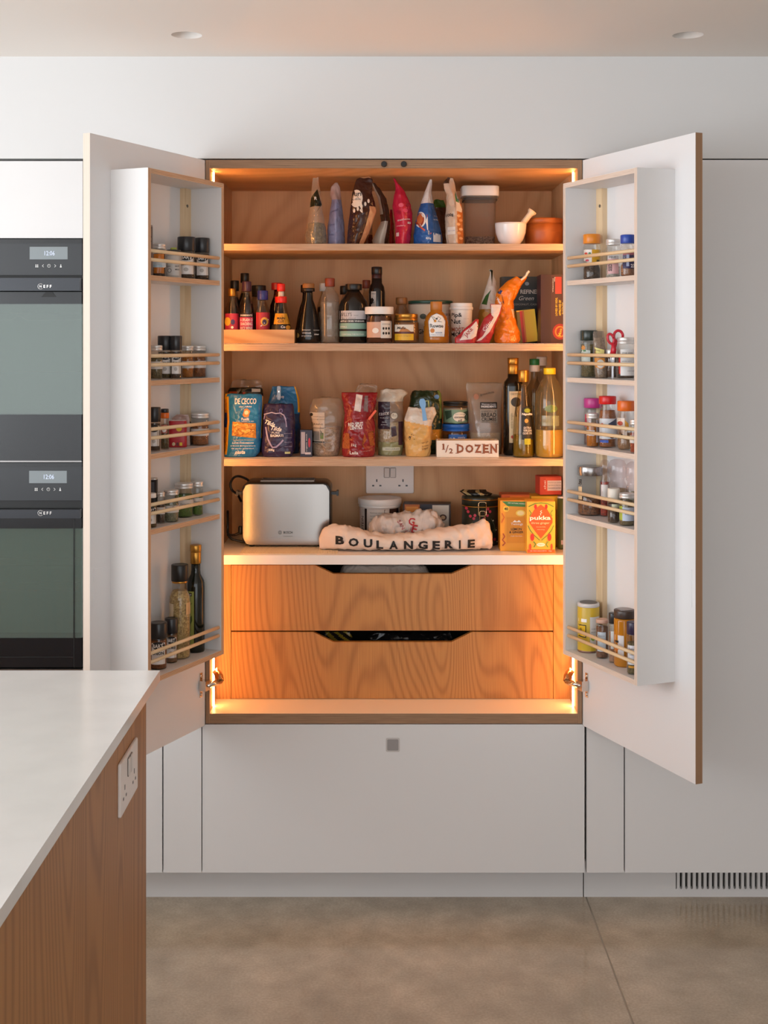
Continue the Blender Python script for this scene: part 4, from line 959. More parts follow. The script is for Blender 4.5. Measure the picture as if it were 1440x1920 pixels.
jar('honey_jar', 'amber honey jar with ribbed shoulders and white pentagon label', 'jar', G(794, 842, 565, .19, z2), [(.9, 0), (.97, .02), (1, .1), (1, .16), (.97, .18), (1, .22), (1, .28), (.96, .3), (.98, .34), (.98, .4), (.93, .42), (.95, .46), (.94, .52), (.87, .54), (.88, .58), (.8, .64), (.6, .72), (.45, .76), (.45, .8)], None, None, [(.79, .995, .46, col('#b5722e', .35))],
    [('p', [(805, 631), (832, 631), (834, 602), (829, 593), (818, 588), (808, 593), (803, 602)], col('#eceae6', .5), 'label'), ('l', [(805, 631), (832, 631), (834, 602), (829, 593), (818, 588), (808, 593), (803, 602), (805, 631)], 1.1, col('#7f93a8')), ('t', 'Rowse', 818, 611, 25, K_, {'b': True, 'h': 7}), ('e', 810, 620, 4, 4.3, col('#c9803a')), ('t', 'ACACIA', 822, 624, 13, col('#2f5f9a'), B), ('t', 'PURE & NATURAL', 819, 628, 22, col('#2f5f9a'), {'h': 1.8}),
     ('l', [(814, 602), (811, 597), (808, 594), (813, 595), (817, 599), (821, 594), (826, 597), (821, 602), (828, 604), (820, 603)], .8, K_), ('e', 815, 602, 2.4, 2.8, col('#d0923a'), 'bee'), ('e', 818, 598, 1.7, 1.7, K_, 'bee')], opaque=HONEY, ry=.8, off=.0022)
jar('nut_butter_tub', 'white peanut butter tub with stepped white lid and hand-drawn lettering', 'tub', G(843, 887, 568, .26, z2), [(.84, 0), (.93, .8), (.93, .84)], None, None, [(.9, .995, .94, WHITEPL), (.83, .9, 1.0, WHITEPL, 'lid_rim')],
    [('t', 'Pip&', 855, 592, 20, K_, {'b': True, 'h': 10}), ('t', 'Nut', 854, 603, 17, K_, {'b': True, 'h': 9}), ('t', 'PALM OIL FREE', 873, 598, 10, col('#8a7f74')), ('t', 'SMOOTH', 858, 618, 30, col('#a05a3a'), {'b': True, 'h': 8}), ('t', 'MOVE', 858, 627, 26, K_, {'b': True, 'h': 8})], opaque=col('#e4dcd2', .4))
pouch('snack_bag', 'white and green pouch with pinched top behind the orange bag', 'bag', [(506, 918, 925), (512, 920, 926), (530, 914, 932), (550, 908, 934), (575, 900, 936), (600, 896, 936), (642, 892, 936)], .3, z2, .07, [film('#a8772e'), film('#d4cabf')], zones=lambda f, x, fr: 1 if f > .46 else 0, seed=13, amp=.003, ds=[('p', [(921, 543), (917, 552), (912, 572), (903, 570), (910, 555)], film('#2f5a2a')), ('e', 922, 507, 3, 2, col('#33421f')), ('e', 910, 590, 6, 6, col('#c98f38'))])
def slanted(name, label, rows, y, seed, mats, ds): return pouch(name, label, 'packet', rows, y, z2, .026, mats, seed=seed, ds=ds, amp=.004, dp=[(0, 1), (.7, .8), (1, .15)], lv=24)
RW = film('#d9c9c0'); RD = film('#a8232a')
slanted('crisp_packet', 'crumpled red and white packet slumped low in front of the nut butter', [(598, 893, 898), (606, 884, 898), (616, 872, 897), (626, 862, 895), (634, 853, 893), (642, 853, 890)], .137, 21, [RD, RW], [('p', [(893, 602), (897, 612), (893, 630), (884, 636), (862, 638), (870, 622), (884, 612)], RW), ('t', 'JAKE', 879, 624, 20, col('#9c1f26'), {'rot': 52, 'b': True, 'h': 9}), ('t', 'CRISPY', 866, 630, 15, col('#9c1f26'), {'rot': 35})])
slanted('crisp_packet', 'second red and white packet leaning right towards the orange bag', [(570, 920, 942), (585, 921, 940), (596, 908, 936), (610, 902, 930), (625, 892, 926), (642, 884, 918)], .167, 22, [RD, RW], [('p', [(921, 571), (941, 571), (936, 588), (930, 600), (921, 590)], RW), ('p', [(930, 600), (926, 594), (905, 630), (892, 640), (902, 638), (918, 622)], RW), ('t', 'Crisp', 914, 612, 22, col('#f0e4dc'), {'rot': 52})])
pouch('lentil_bag', 'glossy orange bag with twisted top flopping over to the right', 'bag', [(521, 961, 991), (528, 950, 984), (540, 938, 977), (552, 931, 971), (565, 928, 964), (585, 930, 966), (605, 930, 970), (625, 928, 976), (637, 927, 977), (643, 930, 974)], .2, z2, .075, film('#e07a1c', .2), seed=14, amp=.006, freq=50, dp=[(0, .9), (.3, 1), (.8, .7), (1, .3)],
      ds=[('p', [(930, 548), (936, 541), (942, 545), (938, 552)], film('#2f4a80')), ('t', 'RED LENTILS', 955, 560, 22, col('#f2c9a0'), {'rot': 80}), ('p', [(958, 580), (968, 578), (970, 590), (962, 597)], film('#e8d2b8')), ('t', 'Whole', 935, 564, 16, W_, {'rot': -60, 'b': True}), ('t', '500g', 958, 622, 10, col('#f5d9b8')), ('t', 'Product of Turkey', 953, 592, 12, col('#f2c9a0'), {'h': 1.6})])
t = thing('bag_tie', 'twisted white paper tie sticking out of the orange bag top', 'tie', (PX(977, .2), .2, PZ(523, .2)))
bm = bm_new(); tube(bm, smooth_path([(0, 0, -.003), (.008, -.002, .003), (.014, .001, .009), (.018, 0, .017), (.023, -.001, .022)]), [.0035, .003, .0028, .003, .0032] + [.0035] * 20, 7); mk('tie_strip', bm, paper('#e6d3bf'), t)
carton('chocolate_carton', 'flat dark grey-green carton with white lettering behind the orange bag', 'box', 940, 1017, 519, .36, z2, .05, col('#2b3030', .5), [('t', 'NO REFINED', 985, 547, 56, col('#cfc8be'), {'b': True, 'h': 8}), ('t', 'Green', 987, 559, 28, col('#cfc8be'), {'sh': .4}), ('t', 'COCONUT, CASHEW', 990, 571, 54, col('#a89f92'), {'h': 4}), ('e', 990, 582, 12, 5, col('#3f463f')), ('e', 988, 532, 4, 3.5, col('#8f979f'))])
carton('card_box', 'small yellow box with red stripe tilted against the maroon carton', 'box', 974, 1009, 581, .28, z2 + .003, .045, col('#f0c92c'), [('r', 980, 985, 582, 642, col('#c22a1e')), ('r', 985, 988, 582, 642, col('#e07a2a')), ('r', 972, 980, 583, 642, col('#7c6a1c'))], rx=-6)
MAR = col('#45161b', .4)
carton('cereal_carton', 'tall maroon carton with yellow sideways lettering at right end of second shelf', 'box', 1014, 1060, 515, .2, z2, .09, MAR,
       [('r', 1014, 1033, 515, 643, col('#341114')), ('r', 1041, 1053, 519, 551, col('#c23a30')), ('t', 'LOVED BY KIDS,', 1043.5, 575, 34, col('#e6c02a'), V(b=True, h=4.4)), ('t', 'APPROVED BY', 1050, 577, 30, col('#e6c02a'), V(b=True, h=4.4)), ('t', 'PARENTS', 1056, 578, 22, col('#e6c02a'), V(b=True, h=4.4)), ('t', 'Vitamins', 1036.5, 535, 26, W_, V(h=2)), ('t', '400g', 1040, 524, 9, W_, V(h=2.4)), ('e', 1050, 622, 14, 15, col('#a8241c'), 'sunburst'), ('e', 1050, 622, 10, 11, col('#d9802a'), 'sunburst'), ('e', 1050, 622, 7, 8, col('#a8241c'), 'sunburst'), ('t', 'Moo', 1050, 623, 14, col('#f0cf3a'), V(80, b=True))])

# ------------------------------------------------------------------ third shelf
_r = random.Random(77); PASTA = []                      # printed window of pasta spirals
for _k in range(46):
    _x, _y, _a = _r.uniform(442, 476), _r.uniform(796, 813), _r.uniform(-.6, .6); _dx, _dy = 4.6 * math.cos(_a), 4.6 * math.sin(_a)
    PASTA.append(('l', [(_x - _dx, _y - _dy), (_x + _dx, _y + _dy)], 4.2, col(('#e0a546', '#c98731', '#eebd62', '#b5742a')[_k % 4], .6)))
    PASTA.append(('l', [(_x - _dx, _y - _dy + 1.9), (_x + _dx, _y + _dy + 1.9)], .8, col('#7d481a', .7)))
PBL = film('#1f74ac'); YEL = film('#e0a41c'); FUS = grain('#d89b3a', '#a8641c', 170)
pouch('pasta_bag', 'blue pasta bag with yellow edge and fusilli window, front left of third shelf', 'bag', [(739, 425, 488), (744, 423, 492), (760, 424, 492), (790, 425, 491), (830, 423, 489), (848, 421, 487), (855, 420, 480)], .185, Z3, .075, [PBL, YEL], zones=lambda f, x, fr: 1 if (x < -.74 or (x > .9 and f > .3)) and .03 < f < .97 else 0, seed=31, amp=.003, ex=3.2, dp=DEPTH_BAG,
      ds=[('t', 'DE CECCO', 461, 752, 40, W_, {'b': True, 'h': 11}), ('t', 'dal 1886', 461, 762, 24, W_, {'sh': .3, 'h': 2.5}), ('p', [(456, 778), (459, 767), (464, 765), (470, 770), (467, 781), (459, 782)], col('#d98a3a')), ('e', 463, 773, 4, 4, col('#f0d9b8')), ('t', 'Fusilli', 461, 785, 14, W_, B), ('t', 'n.34  cottura 12 min', 461, 789, 32, W_, {'h': 2}), ('p', [(437, 790), (481, 793), (481, 821), (436, 816)], FUS, 'window'), *PASTA, ('t', 'La Molisana Artigianale', 458, 824, 38, col('#e8c23a'), {'h': 2}), ('t', 'Lenta Essiccazione', 457, 829, 40, W_, {'h': 3.6, 'sh': .3}), ('t', 'a bassa temperatura', 457, 835, 46, W_, {'h': 3}), ('t', 'dal gusto autentico', 456, 840, 42, W_, {'h': 2.6}), ('t', 'pasta', 451, 848, 20, W_, {'b': True, 'sh': .35})])
pouch('pasta_bag', 'second pasta bag behind the first, only its yellow and orange side showing', 'bag', [(738, 421, 432), (746, 420, 440), (800, 420, 440), (855, 420, 440)], .275, Z3, .06, [YEL, FUS, film('#2a3f80')], zones=lambda f, x, fr: 2 if .45 < f < .68 else (1 if .2 < f < .9 and x < .3 else 0), seed=32)
pouch('coffee_bag', 'black and green bag standing behind the blue pasta bag', 'bag', [(727, 430, 490), (732, 427, 492), (745, 426, 493), (855, 427, 493)], .35, Z3, .05, film('#1b1d16'), seed=33, dp=DEPTH_BAG, ds=[('r', 472, 488, 729, 735, col('#d6d0c4')), ('t', 'Cafe', 457, 741, 16, col('#3f7a2c'), {'b': True, 'rot': 8}), ('e', 458, 737, 3, 2, col('#c03a22')), ('r', 424, 445, 734, 738, film('#a5481e')), ('e', 482, 741, 4, 3.5, col('#6f8a4a'))])
pouch('clear_bag', 'crumpled clear bag rising behind the black coffee bag', 'bag', [(712, 440, 482), (717, 433, 490), (728, 430, 492), (855, 430, 492)], .42, Z3, .05, POUCHCLR, seed=34, amp=.007)
PUR = film('#2d2349', .3)
pouch('rice_bag', 'dark purple rice bag with white ornament and lettering', 'bag', [(758, 494, 548), (763, 493, 550), (790, 492, 552), (820, 491, 553), (845, 489, 552), (855, 492, 546)], .19, Z3, .075, PUR, seed=35, amp=.003, ex=3.2, dp=DEPTH_BAG,
      ds=[('t', 'Tilda', 507, 793, 20, W_, {'sh': .3, 'rot': -18, 'b': True}), ('t', 'Tilda', 519, 803, 20, W_, {'sh': .3, 'rot': -8, 'b': True}), ('t', 'PURE', 518, 810.5, 15, W_, {'h': 4}), ('t', 'BASMATI', 520, 816, 24, W_, {'b': True, 'h': 5}), ('e', 527, 770, 3.6, 4, col('#6a62a0')), ('e', 527, 770, 2.4, 2.8, col('#2f2650')), ('l', [(495, 777), (502, 775), (510, 773), (518, 775), (526, 774), (533, 778), (537, 786)], 1.8, col('#b5acc8')), ('l', [(499, 800), (501, 812), (503, 822), (508, 832), (512, 838), (519, 837), (527, 830), (532, 824)], 3, col('#9d93b8')), ('l', [(533, 778), (537, 790), (538, 800)], 2, col('#9d93b8')), ('l', [(497, 778), (495, 786)], 2, col('#9d93b8')), ('t', '500g', 510, 843, 11, W_, B), ('r', 535, 545, 846, 850, col('#cdd8a0')), ('t', 'Basmati rice imported', 541, 812, 14, col('#b5acc8'), {'h': 2}), ('t', 'cooking guide', 541, 820, 13, col('#b5acc8'), {'h': 2}), ('t', 'rinse and soak', 541, 828, 13, col('#b5acc8'), {'h': 2}), ('t', 'simmer 10 min', 541, 836, 13, col('#b5acc8'), {'h': 2})])
pouch('pasta_bag', 'blue and yellow pasta bag behind the purple rice, closed with a clear clip', 'bag', [(725, 509, 553), (732, 508, 556), (745, 504, 560), (765, 498, 562), (800, 498, 563), (855, 500, 562)], .3, Z3, .07, [PBL, YEL, film('#1c3f66')], zones=lambda f, x, fr: 1 if x > .86 and f > .62 else (2 if f < .6 else 0), seed=36, amp=.004, dp=DEPTH_POUCH, ds=[('t', 'N 145', 525, 744, 15, W_, {'b': True, 'rot': -8})])
t = thing('bag_clip', 'clear plastic peg clipped over the blue pasta bag behind the rice', 'clip', (PX(523, .3), .3, PZ(738, .3)))
bm = bm_new(); prism(bm, rrect(-.0055, .0055, -.018, .0225, .004), -.004, -.0015); bevel(bm, .0006, 1); mk('front_arm', bm, glass('#eef2f5', .05, .3, '#c9c9cc'), t)
bm = bm_new(); prism(bm, rrect(-.005, .005, -.015, .02, .004), .004, .0065); bevel(bm, .0006, 1); mk('back_arm', bm, glass('#eef2f5', .05, .3, '#c9c9cc'), t)
bm = bm_new(); lathe(bm, [(.0022, -.0045), (.0022, .0065)], 10); o = mk('hinge_pin', bm, CHROME, t); o.rotation_euler = (math.pi / 2, 0, 0); o.location = (0, .001, .006)
carton('stock_box', 'small narrow dark purple box between rice bag and oat bag', 'box', 563, 585, 807, .2, Z3, .04, col('#241f38', .4), [('r', 564.5, 572, 810, 851, col('#aaa3ac')), ('t', 'organic stock', 575, 830, 34, W_, V(h=2.6)), ('e', 580, 830, 2.2, 9, col('#b8243a')), ('r', 572, 583, 848, 852, col('#cfc8cc'))])
CLRB = glass('#f3ece2', .14, .2, '#e0d0bb')
pouch('oat_bag', 'clear bag of pinkish grains with folded top and grey back label', 'bag', [(746, 590, 634), (752, 584, 640), (765, 580, 644), (774, 579, 645), (790, 583, 643), (820, 585, 640), (845, 584, 638), (851, 586, 634)], .21, Z3, .075, CLRB, seed=37, amp=.005, dp=DEPTH_BAG, contents=(.5, grain('#b79a80', '#7d5f4a', 420)),
      ds=[('r', 580, 609, 773, 830, col('#c3b5a6')), ('e', 584, 777, 3, 3, K_), ('t', 'STORAGE: keep cool', 597, 781, 22, K_, {'h': 2}), ('t', 'in an airtight container', 597, 786, 24, K_, {'h': 1.8}), ('t', 'GRAINS', 595, 795, 22, K_, {'h': 3}), ('r', 582, 608, 801, 803, col('#8c8076')), ('r', 588, 599, 808, 825, col('#9d9186')), ('r', 601, 607, 811, 822, col('#5f7a48')), ('r', 581, 609, 827, 829, K_)])
MARN = film('#8a1b24', .25); LEN = grain('#bd682c', '#94461a', 520)
pouch('lentil_bag', 'maroon red lentil bag with two orange side windows and a white tape fold', 'bag', [(737, 640, 707), (745, 640, 708), (760, 643, 705), (778, 645, 700), (800, 644, 704), (825, 641, 704), (845, 640, 704), (850, 642, 702)], .185, Z3, .08, MARN, seed=38, amp=.006, dp=DEPTH_BAG, ds=[('p', [(643, 811), (655, 812), (656, 841), (642, 840)], LEN, 'window'), ('p', [(690, 812), (703, 806), (705, 836), (694, 835)], LEN, 'window'), ('p', [(668, 739), (680, 741), (676, 772), (664, 769)], film('#d8ccc6')), ('p', [(684, 742), (690, 742), (690, 772), (682, 770)], film('#7f6a6a')), ('t', 'RED SPLIT', 667, 794.5, 28, W_, {'b': True, 'h': 6.5, 'rot': 5}), ('t', 'LENTILS', 668, 801, 23, W_, {'b': True, 'h': 6.5, 'rot': 5}), ('t', '1kg', 664, 834, 9, W_), ('t', 'Laila', 664, 848, 16, W_, {'b': True, 'h': 6}), ('t', 'RED SPLIT LENTILS', 685, 845, 18, col('#e0b0a8'), {'rot': 6})])
pouch('clear_bag', 'torn clear bag top sticking up behind the maroon lentil bag', 'bag', [(720, 672, 704), (726, 668, 708), (740, 664, 706), (850, 664, 706)], .36, Z3, .05, POUCHCLR, seed=39, amp=.008)
t = thing('peg', 'orange plastic peg gripping the right edge of the maroon lentil bag', 'clip', (PX(698, .19), .187, PZ(778, .19))); t.rotation_euler = (0, math.radians(38), 0)
bm = bm_new(); prism(bm, rrect(-.0032, .0032, -.017, .017, .0025), -.003, .001); bevel(bm, .0006, 1); mk('front_arm', bm, col('#e0521e', .35), t)
bm = bm_new(); prism(bm, rrect(-.0032, .0032, -.014, .014, .0025), .003, .006); mk('back_arm', bm, col('#e0521e', .35), t)
pouch('flapjack_oat_bag', 'clear porridge oat bag with dark lettered band and olive base strip', 'bag', [(730, 713, 758), (738, 712, 766), (745, 711, 758), (756, 700, 756), (775, 706, 757), (800, 707, 758), (835, 708, 757), (848, 709, 754)], .235, Z3, .075, [CLRB, film('#9a9468'), film('#c9bfae')], zones=lambda f, x, fr: 1 if f < .2 else (2 if f > .82 else 0), seed=40, amp=.005, dp=DEPTH_BAG, contents=(.5, grain('#d6c096', '#a88a5c', 200)),
      ds=[('r', 709, 731, 753, 804, film('#3a2c36')), ('t', 'taste', 720, 775, 19, W_, {'sh': .35, 'rot': 8}), ('t', 'the difference', 720, 783, 15, W_, {'h': 2}), ('t', 'OATS', 720, 791, 8, W_), ('t', 'JUMBO', 720, 796, 12, W_, {'h': 2}), ('e', 739, 779, 7, 7, col('#6f6152')), ('e', 739, 779, 6, 6, col('#d9cdb8')), ('t', 'NO 24', 739, 779, 8, K_), ('p', [(733, 800), (742, 798), (744, 816), (734, 818)], film('#4a3a44')), ('r', 747, 755, 790, 834, film('#54363f')), ('r', 717, 750, 838, 844, col('#d8d2b8')), ('t', 'WHOLEGRAIN', 735, 841, 26, K_, {'h': 2.6})])
SUG = film('#d3a866')
pouch('sugar_bag', 'half-empty golden sugar bag with its white top folded over', 'bag', [(765, 765, 816), (775, 761, 820), (786, 758, 814), (796, 757, 811), (815, 758, 810), (840, 759, 809), (849, 761, 807)], .195, Z3, .075, [SUG, film('#d6cec2')], zones=lambda f, x, fr: 1 if f > .68 + .06 * x * -1 else 0, seed=41, amp=.006, dp=DEPTH_BAG, ds=[('l', [(766, 817), (777, 823)], 1.2, K_), ('l', [(765, 821), (776, 815)], 1.2, K_), ('l', [(768, 824), (772, 813)], 1.2, K_), ('t', 'light soft', 797, 829, 13, col('#6a4a2a'), {'rot': 10}), ('t', 'brown', 797, 835, 12, col('#6a4a2a'), {'rot': 10}), ('t', 'sugar', 797, 841, 12, col('#6a4a2a'), {'rot': 10}), ('t', 'use within', 805, 785, 12, col('#8a8078'), {'rot': -8})])
pouch('flour_bag', 'dark green paper bag rolled shut behind the golden sugar bag', 'bag', [(733, 773, 824), (740, 770, 828), (755, 768, 829), (775, 766, 830), (800, 766, 829), (849, 768, 828)], .285, Z3, .07, [film('#23341f'), film('#7a8a44'), film('#c98a2a')], zones=lambda f, x, fr: 1 if x > .8 and f > .55 else (2 if f < .38 and f > .22 else 0), seed=42, amp=.005, dp=DEPTH_BAG, ds=[('l', [(798, 752), (803, 751), (804, 765), (801, 771)], 3, film('#9aa04a')), ('e', 819, 744, 5, 4, film('#5a8ac0'))])
t = thing('bag_clip', 'light blue plastic clip holding the folded sugar bag shut', 'clip', (PX(794, .19), .188, PZ(768, .19))); t.rotation_euler = (0, math.radians(-8), 0)
BLU = col('#6fa3d6', .35)
bm = bm_new(); prism(bm, [(-.0065, -.031), (.0065, -.031), (.0055, -.01), (.0045, 0), (.009, .014), (.009, .024), (.005, .031), (-.005, .031), (-.009, .024), (-.009, .014), (-.0045, 0), (-.0055, -.01)], -.005, -.001); bevel(bm, .001, 2); mk('front_arm', bm, BLU, t)
bm = bm_new(); prism(bm, rrect(-.005, .005, -.026, .026, .003), .003, .006); mk('back_arm', bm, BLU, t)
c1 = G(829, 880, 794, .32, Z3)
jar('spread_jar', 'blue-lidded jar at the bottom of the two stacked jars', 'jar', c1, P_STRAIGHT, CLEARB, (.6, col('#4f4236')), [(.76, .998, 1.0, col('#1f5fb4', .35))], [('r', 840, 874, 813, 845, col('#2460b0')), ('t', '30', 847, 823, 11, W_, B), ('t', 'crunchy', 864, 819, 14, W_)], ridge=True)
c2 = G(830, 878, 752, .32, Z3 + c1.H + .0005)
jar('coconut_oil_jar', 'black-lidded coconut oil jar standing on top of the blue-lidded jar', 'jar', c2, P_STRAIGHT, CLEARB, (.7, col('#b9b3a4')), [(.8, .995, .96, BLACK)], [('r', 831, 877, 767, 794, col('#7b9a80')), ('p', [(833, 770), (845, 768), (846, 780), (836, 786)], col('#2f4a38')), ('p', [(876, 769), (868, 772), (870, 786), (877, 788)], col('#2f4a38')), ('e', 861, 780.5, 13, 9, col('#e6dfd0')), ('t', 'coconut', 861, 781, 21, K_, {'b': True, 'sh': .2}), ('t', 'oil', 861, 787, 7, K_, B), ('t', 'pure organic', 861, 775.5, 17, K_, {'h': 2})], ridge=True)
pouch('breadcrumb_pouch', 'clear stand-up pouch of breadcrumbs with dark printed panel', 'pouch', [(718, 876, 943), (722, 874, 944), (740, 875, 943), (770, 877, 942), (800, 880, 942), (825, 882, 943), (848, 884, 942)], .27, Z3, .08, glass('#f0eae2', .12, .2, '#d6c8b6'), seed=43, amp=.003, freq=18, contents=(.3, grain('#d3b48c', '#b08a5c', 520)), ds=[('e', 893, 744, 5, 5.5, col('#a8785f')), ('t', 'panko', 914, 738, 26, col('#574c44'), {'rot': 12, 'h': 6}), ('r', 900, 932, 754, 766, col('#231d1a')), ('t', 'Waitrose Cooks', 916, 757.5, 27, W_, {'h': 2.6}), ('t', 'INGREDIENTS', 916, 762, 28, W_, {'b': True, 'h': 4}), ('r', 900, 932, 767, 792, col('#9a8d7e', .5)), ('t', 'A HANDFUL OF', 916, 771, 28, K_, {'h': 4}), ('t', 'BREAD', 916, 777.5, 28, K_, {'b': True, 'h': 7.5}), ('t', 'CRUMBS', 916, 785.5, 28, K_, {'b': True, 'h': 6.5}), ('t', 'TEXTURE & CRUNCH', 916, 790.5, 28, K_, {'h': 2.4})])
# egg box sign
c = G(819, 935, 826, .19, Z3); W2, H2 = c.W / 2, c.H
t = thing('egg_crate', 'low white painted wooden egg crate with large brown letters', 'box', (c.X, c.Y + .035, Z3 + .0005))
CR = col('#e6dccf', .55)
bm = bm_new(); box(bm, -W2, W2, -.035, -.029, 0, H2); bevel(bm, .0006, 1); body = mk('front_board', bm, CR, t, bvh=True)
for nm, q, m in (('back_board', (-W2, W2, .029, .035, 0, H2), PINE), ('end_board', (-W2, -W2 + .006, -.029, .029, 0, H2), CR), ('end_board', (W2 - .006, W2, -.029, .029, 0, H2), CR), ('bottom_board', (-W2 + .006, W2 - .006, -.029, .029, 0, .005), PINE), ('inner_board', (-W2 + .006, W2 - .006, .0, .006, .006, H2 - .004), PINE)):
    bm = bm_new(); box(bm, *q); mk(nm, bm, m, t)
lx, lz = locals_of(c); lz2 = lambda p: H2 * (1 - (p - 826) / 26.5)
BRN = col('#8a4a26', .6)
DZ = [('t', '1', 831.5, 835.5, 3.2, BRN, {'b': True, 'h': 10}), ('l', [(828.5, 840.2), (834.5, 840.2)], 1.1, BRN), ('l', [(828.8, 832.5), (831.5, 831)], 1.1, BRN), ('t', '/', 838, 839, 6.5, BRN, {'h': 14}), ('t', '2', 845.5, 842.5, 7, BRN, {'b': True, 'h': 9.5})]
for ch, cx_, w_ in (('D', 863, 13), ('O', 880, 15), ('Z', 896, 12), ('E', 910.5, 10.5), ('N', 925.5, 12.5)): DZ.append(('t', ch, cx_, 839, w_, BRN, {'b': 1.8, 'h': 15.5}))
for x0_, x1_, yy_ in ((854, 860, 831.8), (854, 860, 846.2), (903, 909, 831.8), (903, 909, 846.2), (917, 922, 831.8), (917, 923, 846.2), (928, 934, 831.8)): DZ.append(('l', [(x0_, yy_), (x1_, yy_)], 1.2, BRN))
for x_, y0_, y1_ in ((890.5, 831.5, 835.5), (901.5, 842.5, 846.5), (915.5, 831.5, 835), (916, 842.8, 846.5)): DZ.append(('l', [(x_, y0_), (x_, y1_)], 1.2, BRN))
decals(t, body, DZ, lx, lz2, c.s, off=.0004)
OIL = [(.95, 0), (1, .015), (1, .6), (.93, .68), (.55, .74), (.46, .78), (.46, .9)]
jar('oil_bottle', 'tall black square-shouldered oil bottle with gold cap and cream label', 'bottle', G(944, 980, 670, .27, Z3), [(.95, 0), (1, .015), (1, .7), (.95, .745), (.58, .79), (.56, .83)], None, None, [(.82, .93, .56, GOLD, 'foil'), (.93, .995, .58, GOLD)], [('r', 953, 979, 733, 829, col('#d6c39c')), ('t', 'ODYSSEA', 967, 738, 22, K_, {'h': 4}), ('e', 966, 753, 10, 9, col('#3a3128')), ('l', [(966, 760), (965, 772), (966, 780)], 2, col('#5a4a38')), ('t', 'extra virgin', 958, 788, 28, col('#8a7650'), V()), ('e', 959, 818, 3, 3, col('#b8402a'))], opaque=col('#17140f', .1), ex=3)
jar('oil_bottle', 'small clear olive oil bottle with gold cap and black label', 'bottle', G(961, 1002, 693, .2, Z3), [(.95, 0), (1, .03), (.98, .2), (.92, .38), (.86, .48), (.6, .68), (.44, .78), (.42, .86)], glass('#e9dfc9', .03), (.26, col('#7d6c18', .1)), [(.86, .995, .5, GOLD)], [('r', 976, 999, 770, 823, col('#17130f')), ('e', 987, 770, 11.5, 8, col('#17130f')), ('e', 987, 769, 6, 4, col('#8a9a2a')), ('t', 'Napolina', 987, 776, 21, W_, {'b': True, 'sh': .2}), ('e', 985, 788, 3.6, 4, col('#b8924a')), ('t', 'EXTRA', 987, 801, 14, W_, {'h': 4}), ('t', 'VIRGIN', 987, 806, 16, W_, {'h': 4}), ('t', 'OLIVE OIL', 987, 811, 18, W_, {'h': 4}), ('r', 981, 993, 821, 832, col('#a8a820'))])
jar('sunflower_oil_bottle', 'large ribbed plastic bottle half full of yellow oil with yellow cap', 'bottle', G(1003, 1058, 689, .19, Z3), [(.86, 0), (.96, .02), (1, .06), (1, .28), (.97, .3), (1, .32), (.97, .4), (1, .42), (.97, .5), (1, .52), (.98, .62), (.9, .72), (.62, .84), (.4, .89), (.38, .93)], glass('#efe8cc', .04, .06, '#d8d2b0'), (.31, col('#b9951f', .1)), [(.925, .995, .41, col('#e6c41e', .35))], [('r', 1013, 1045, 778, 797, glass('#d6dcc4', .2, .3, '#b9c0a0')), ('e', 1030, 765, 12, 7, glass('#b8cf9a', .2, .35, '#86a35a'))], n=36)
jar('oil_bottle', 'bottle with green and white cap behind the oil bottles on third shelf', 'bottle', G(985, 1019, 672, .33, Z3), P_WINE, glass('#d9d4c6', .04, .05, '#a8a294'), (.5, glass('#c0a860', .05, .4, '#8a742a')), [(.93, .995, .55, col('#1f7a45', .35)), (.86, .93, .58, WHITEPL, 'collar')])
jar('clear_bottle', 'clear bottle with white cap at the back, behind the large yellow oil bottle', 'bottle', G(996, 1036, 668, .45, Z3), P_BOTTLE, glass('#dcd6cc', .04, .08, '#b0a89c'), None, [(.9, .995, .5, WHITEPL)])

# ------------------------------------------------------------------ worktop
ribbed('ribbed_mat', 'cream ribbed cotton mat under the toaster', PX(452, .18), PX(634, .18), .145, .40, ZW, col('#e0cfb2', .85), step=.0046)
zw = ZW + LT + .0006
c = G(455, 617, 908, .25, zw); W2, H2 = c.W / 2, c.H
t = thing('toaster', 'brushed steel two-slot toaster with black ends on a ribbed mat', 'toaster', (c.X, .25, zw))
m, nt, b = _new('brushed_steel'); b.inputs['Base Color'].default_value = lin('#97928d'); b.inputs['Metallic'].default_value = 1; b.inputs['Roughness'].default_value = .25; b.inputs['Anisotropic'].default_value = .6
STEEL = m
f0 = .006
def bowed(nm, yy0, yy1, mat_):                      # gently bowed steel side
    bm = bm_new(); pts = rrect(-W2, W2, f0, H2, .02, 6); n = 28
    uvl = bm.loops.layers.uv.active
    rows = []
    for k in range(n + 1):
        x = -W2 + 2 * W2 * k / n; ex_ = abs(x) - (W2 - .02); zo = .02 - math.sqrt(max(.02 ** 2 - max(ex_, 0) ** 2, 0)) if ex_ > 0 else 0
        bow = .006 * (abs(x) / W2) ** 4
        rows.append([bm.verts.new((x, yy0 + bow, f0 + zo)), bm.verts.new((x, yy0 + bow, H2 - zo)), bm.verts.new((x, yy1, H2 - zo)), bm.verts.new((x, yy1, f0 + zo))])
    for a, b_ in zip(rows, rows[1:]):
        for k in range(4): bm.faces.new([a[k], b_[k], b_[(k + 1) % 4], a[(k + 1) % 4]])
    bm.faces.new(rows[0][::-1]); bm.faces.new(rows[-1]); bmesh.ops.recalc_face_normals(bm, faces=bm.faces)
    return mk(nm, bm, mat_, t, bvh=True, auto=True)
front = bowed('steel_front', 0, .014, STEEL)
bm = bm_new(); prism(bm, rrect(-W2 - .004, W2 + .004, .003, H2 + .003, .022, 6), .014, .145); bevel(bm, .004, 2); mk('black_shell', bm, col('#1d1917', .3), t, auto=True)
bm = bm_new(); prism(bm, rrect(-W2, W2, f0, H2, .02, 6), .145, .158); mk('steel_back', bm, STEEL, t, auto=True)
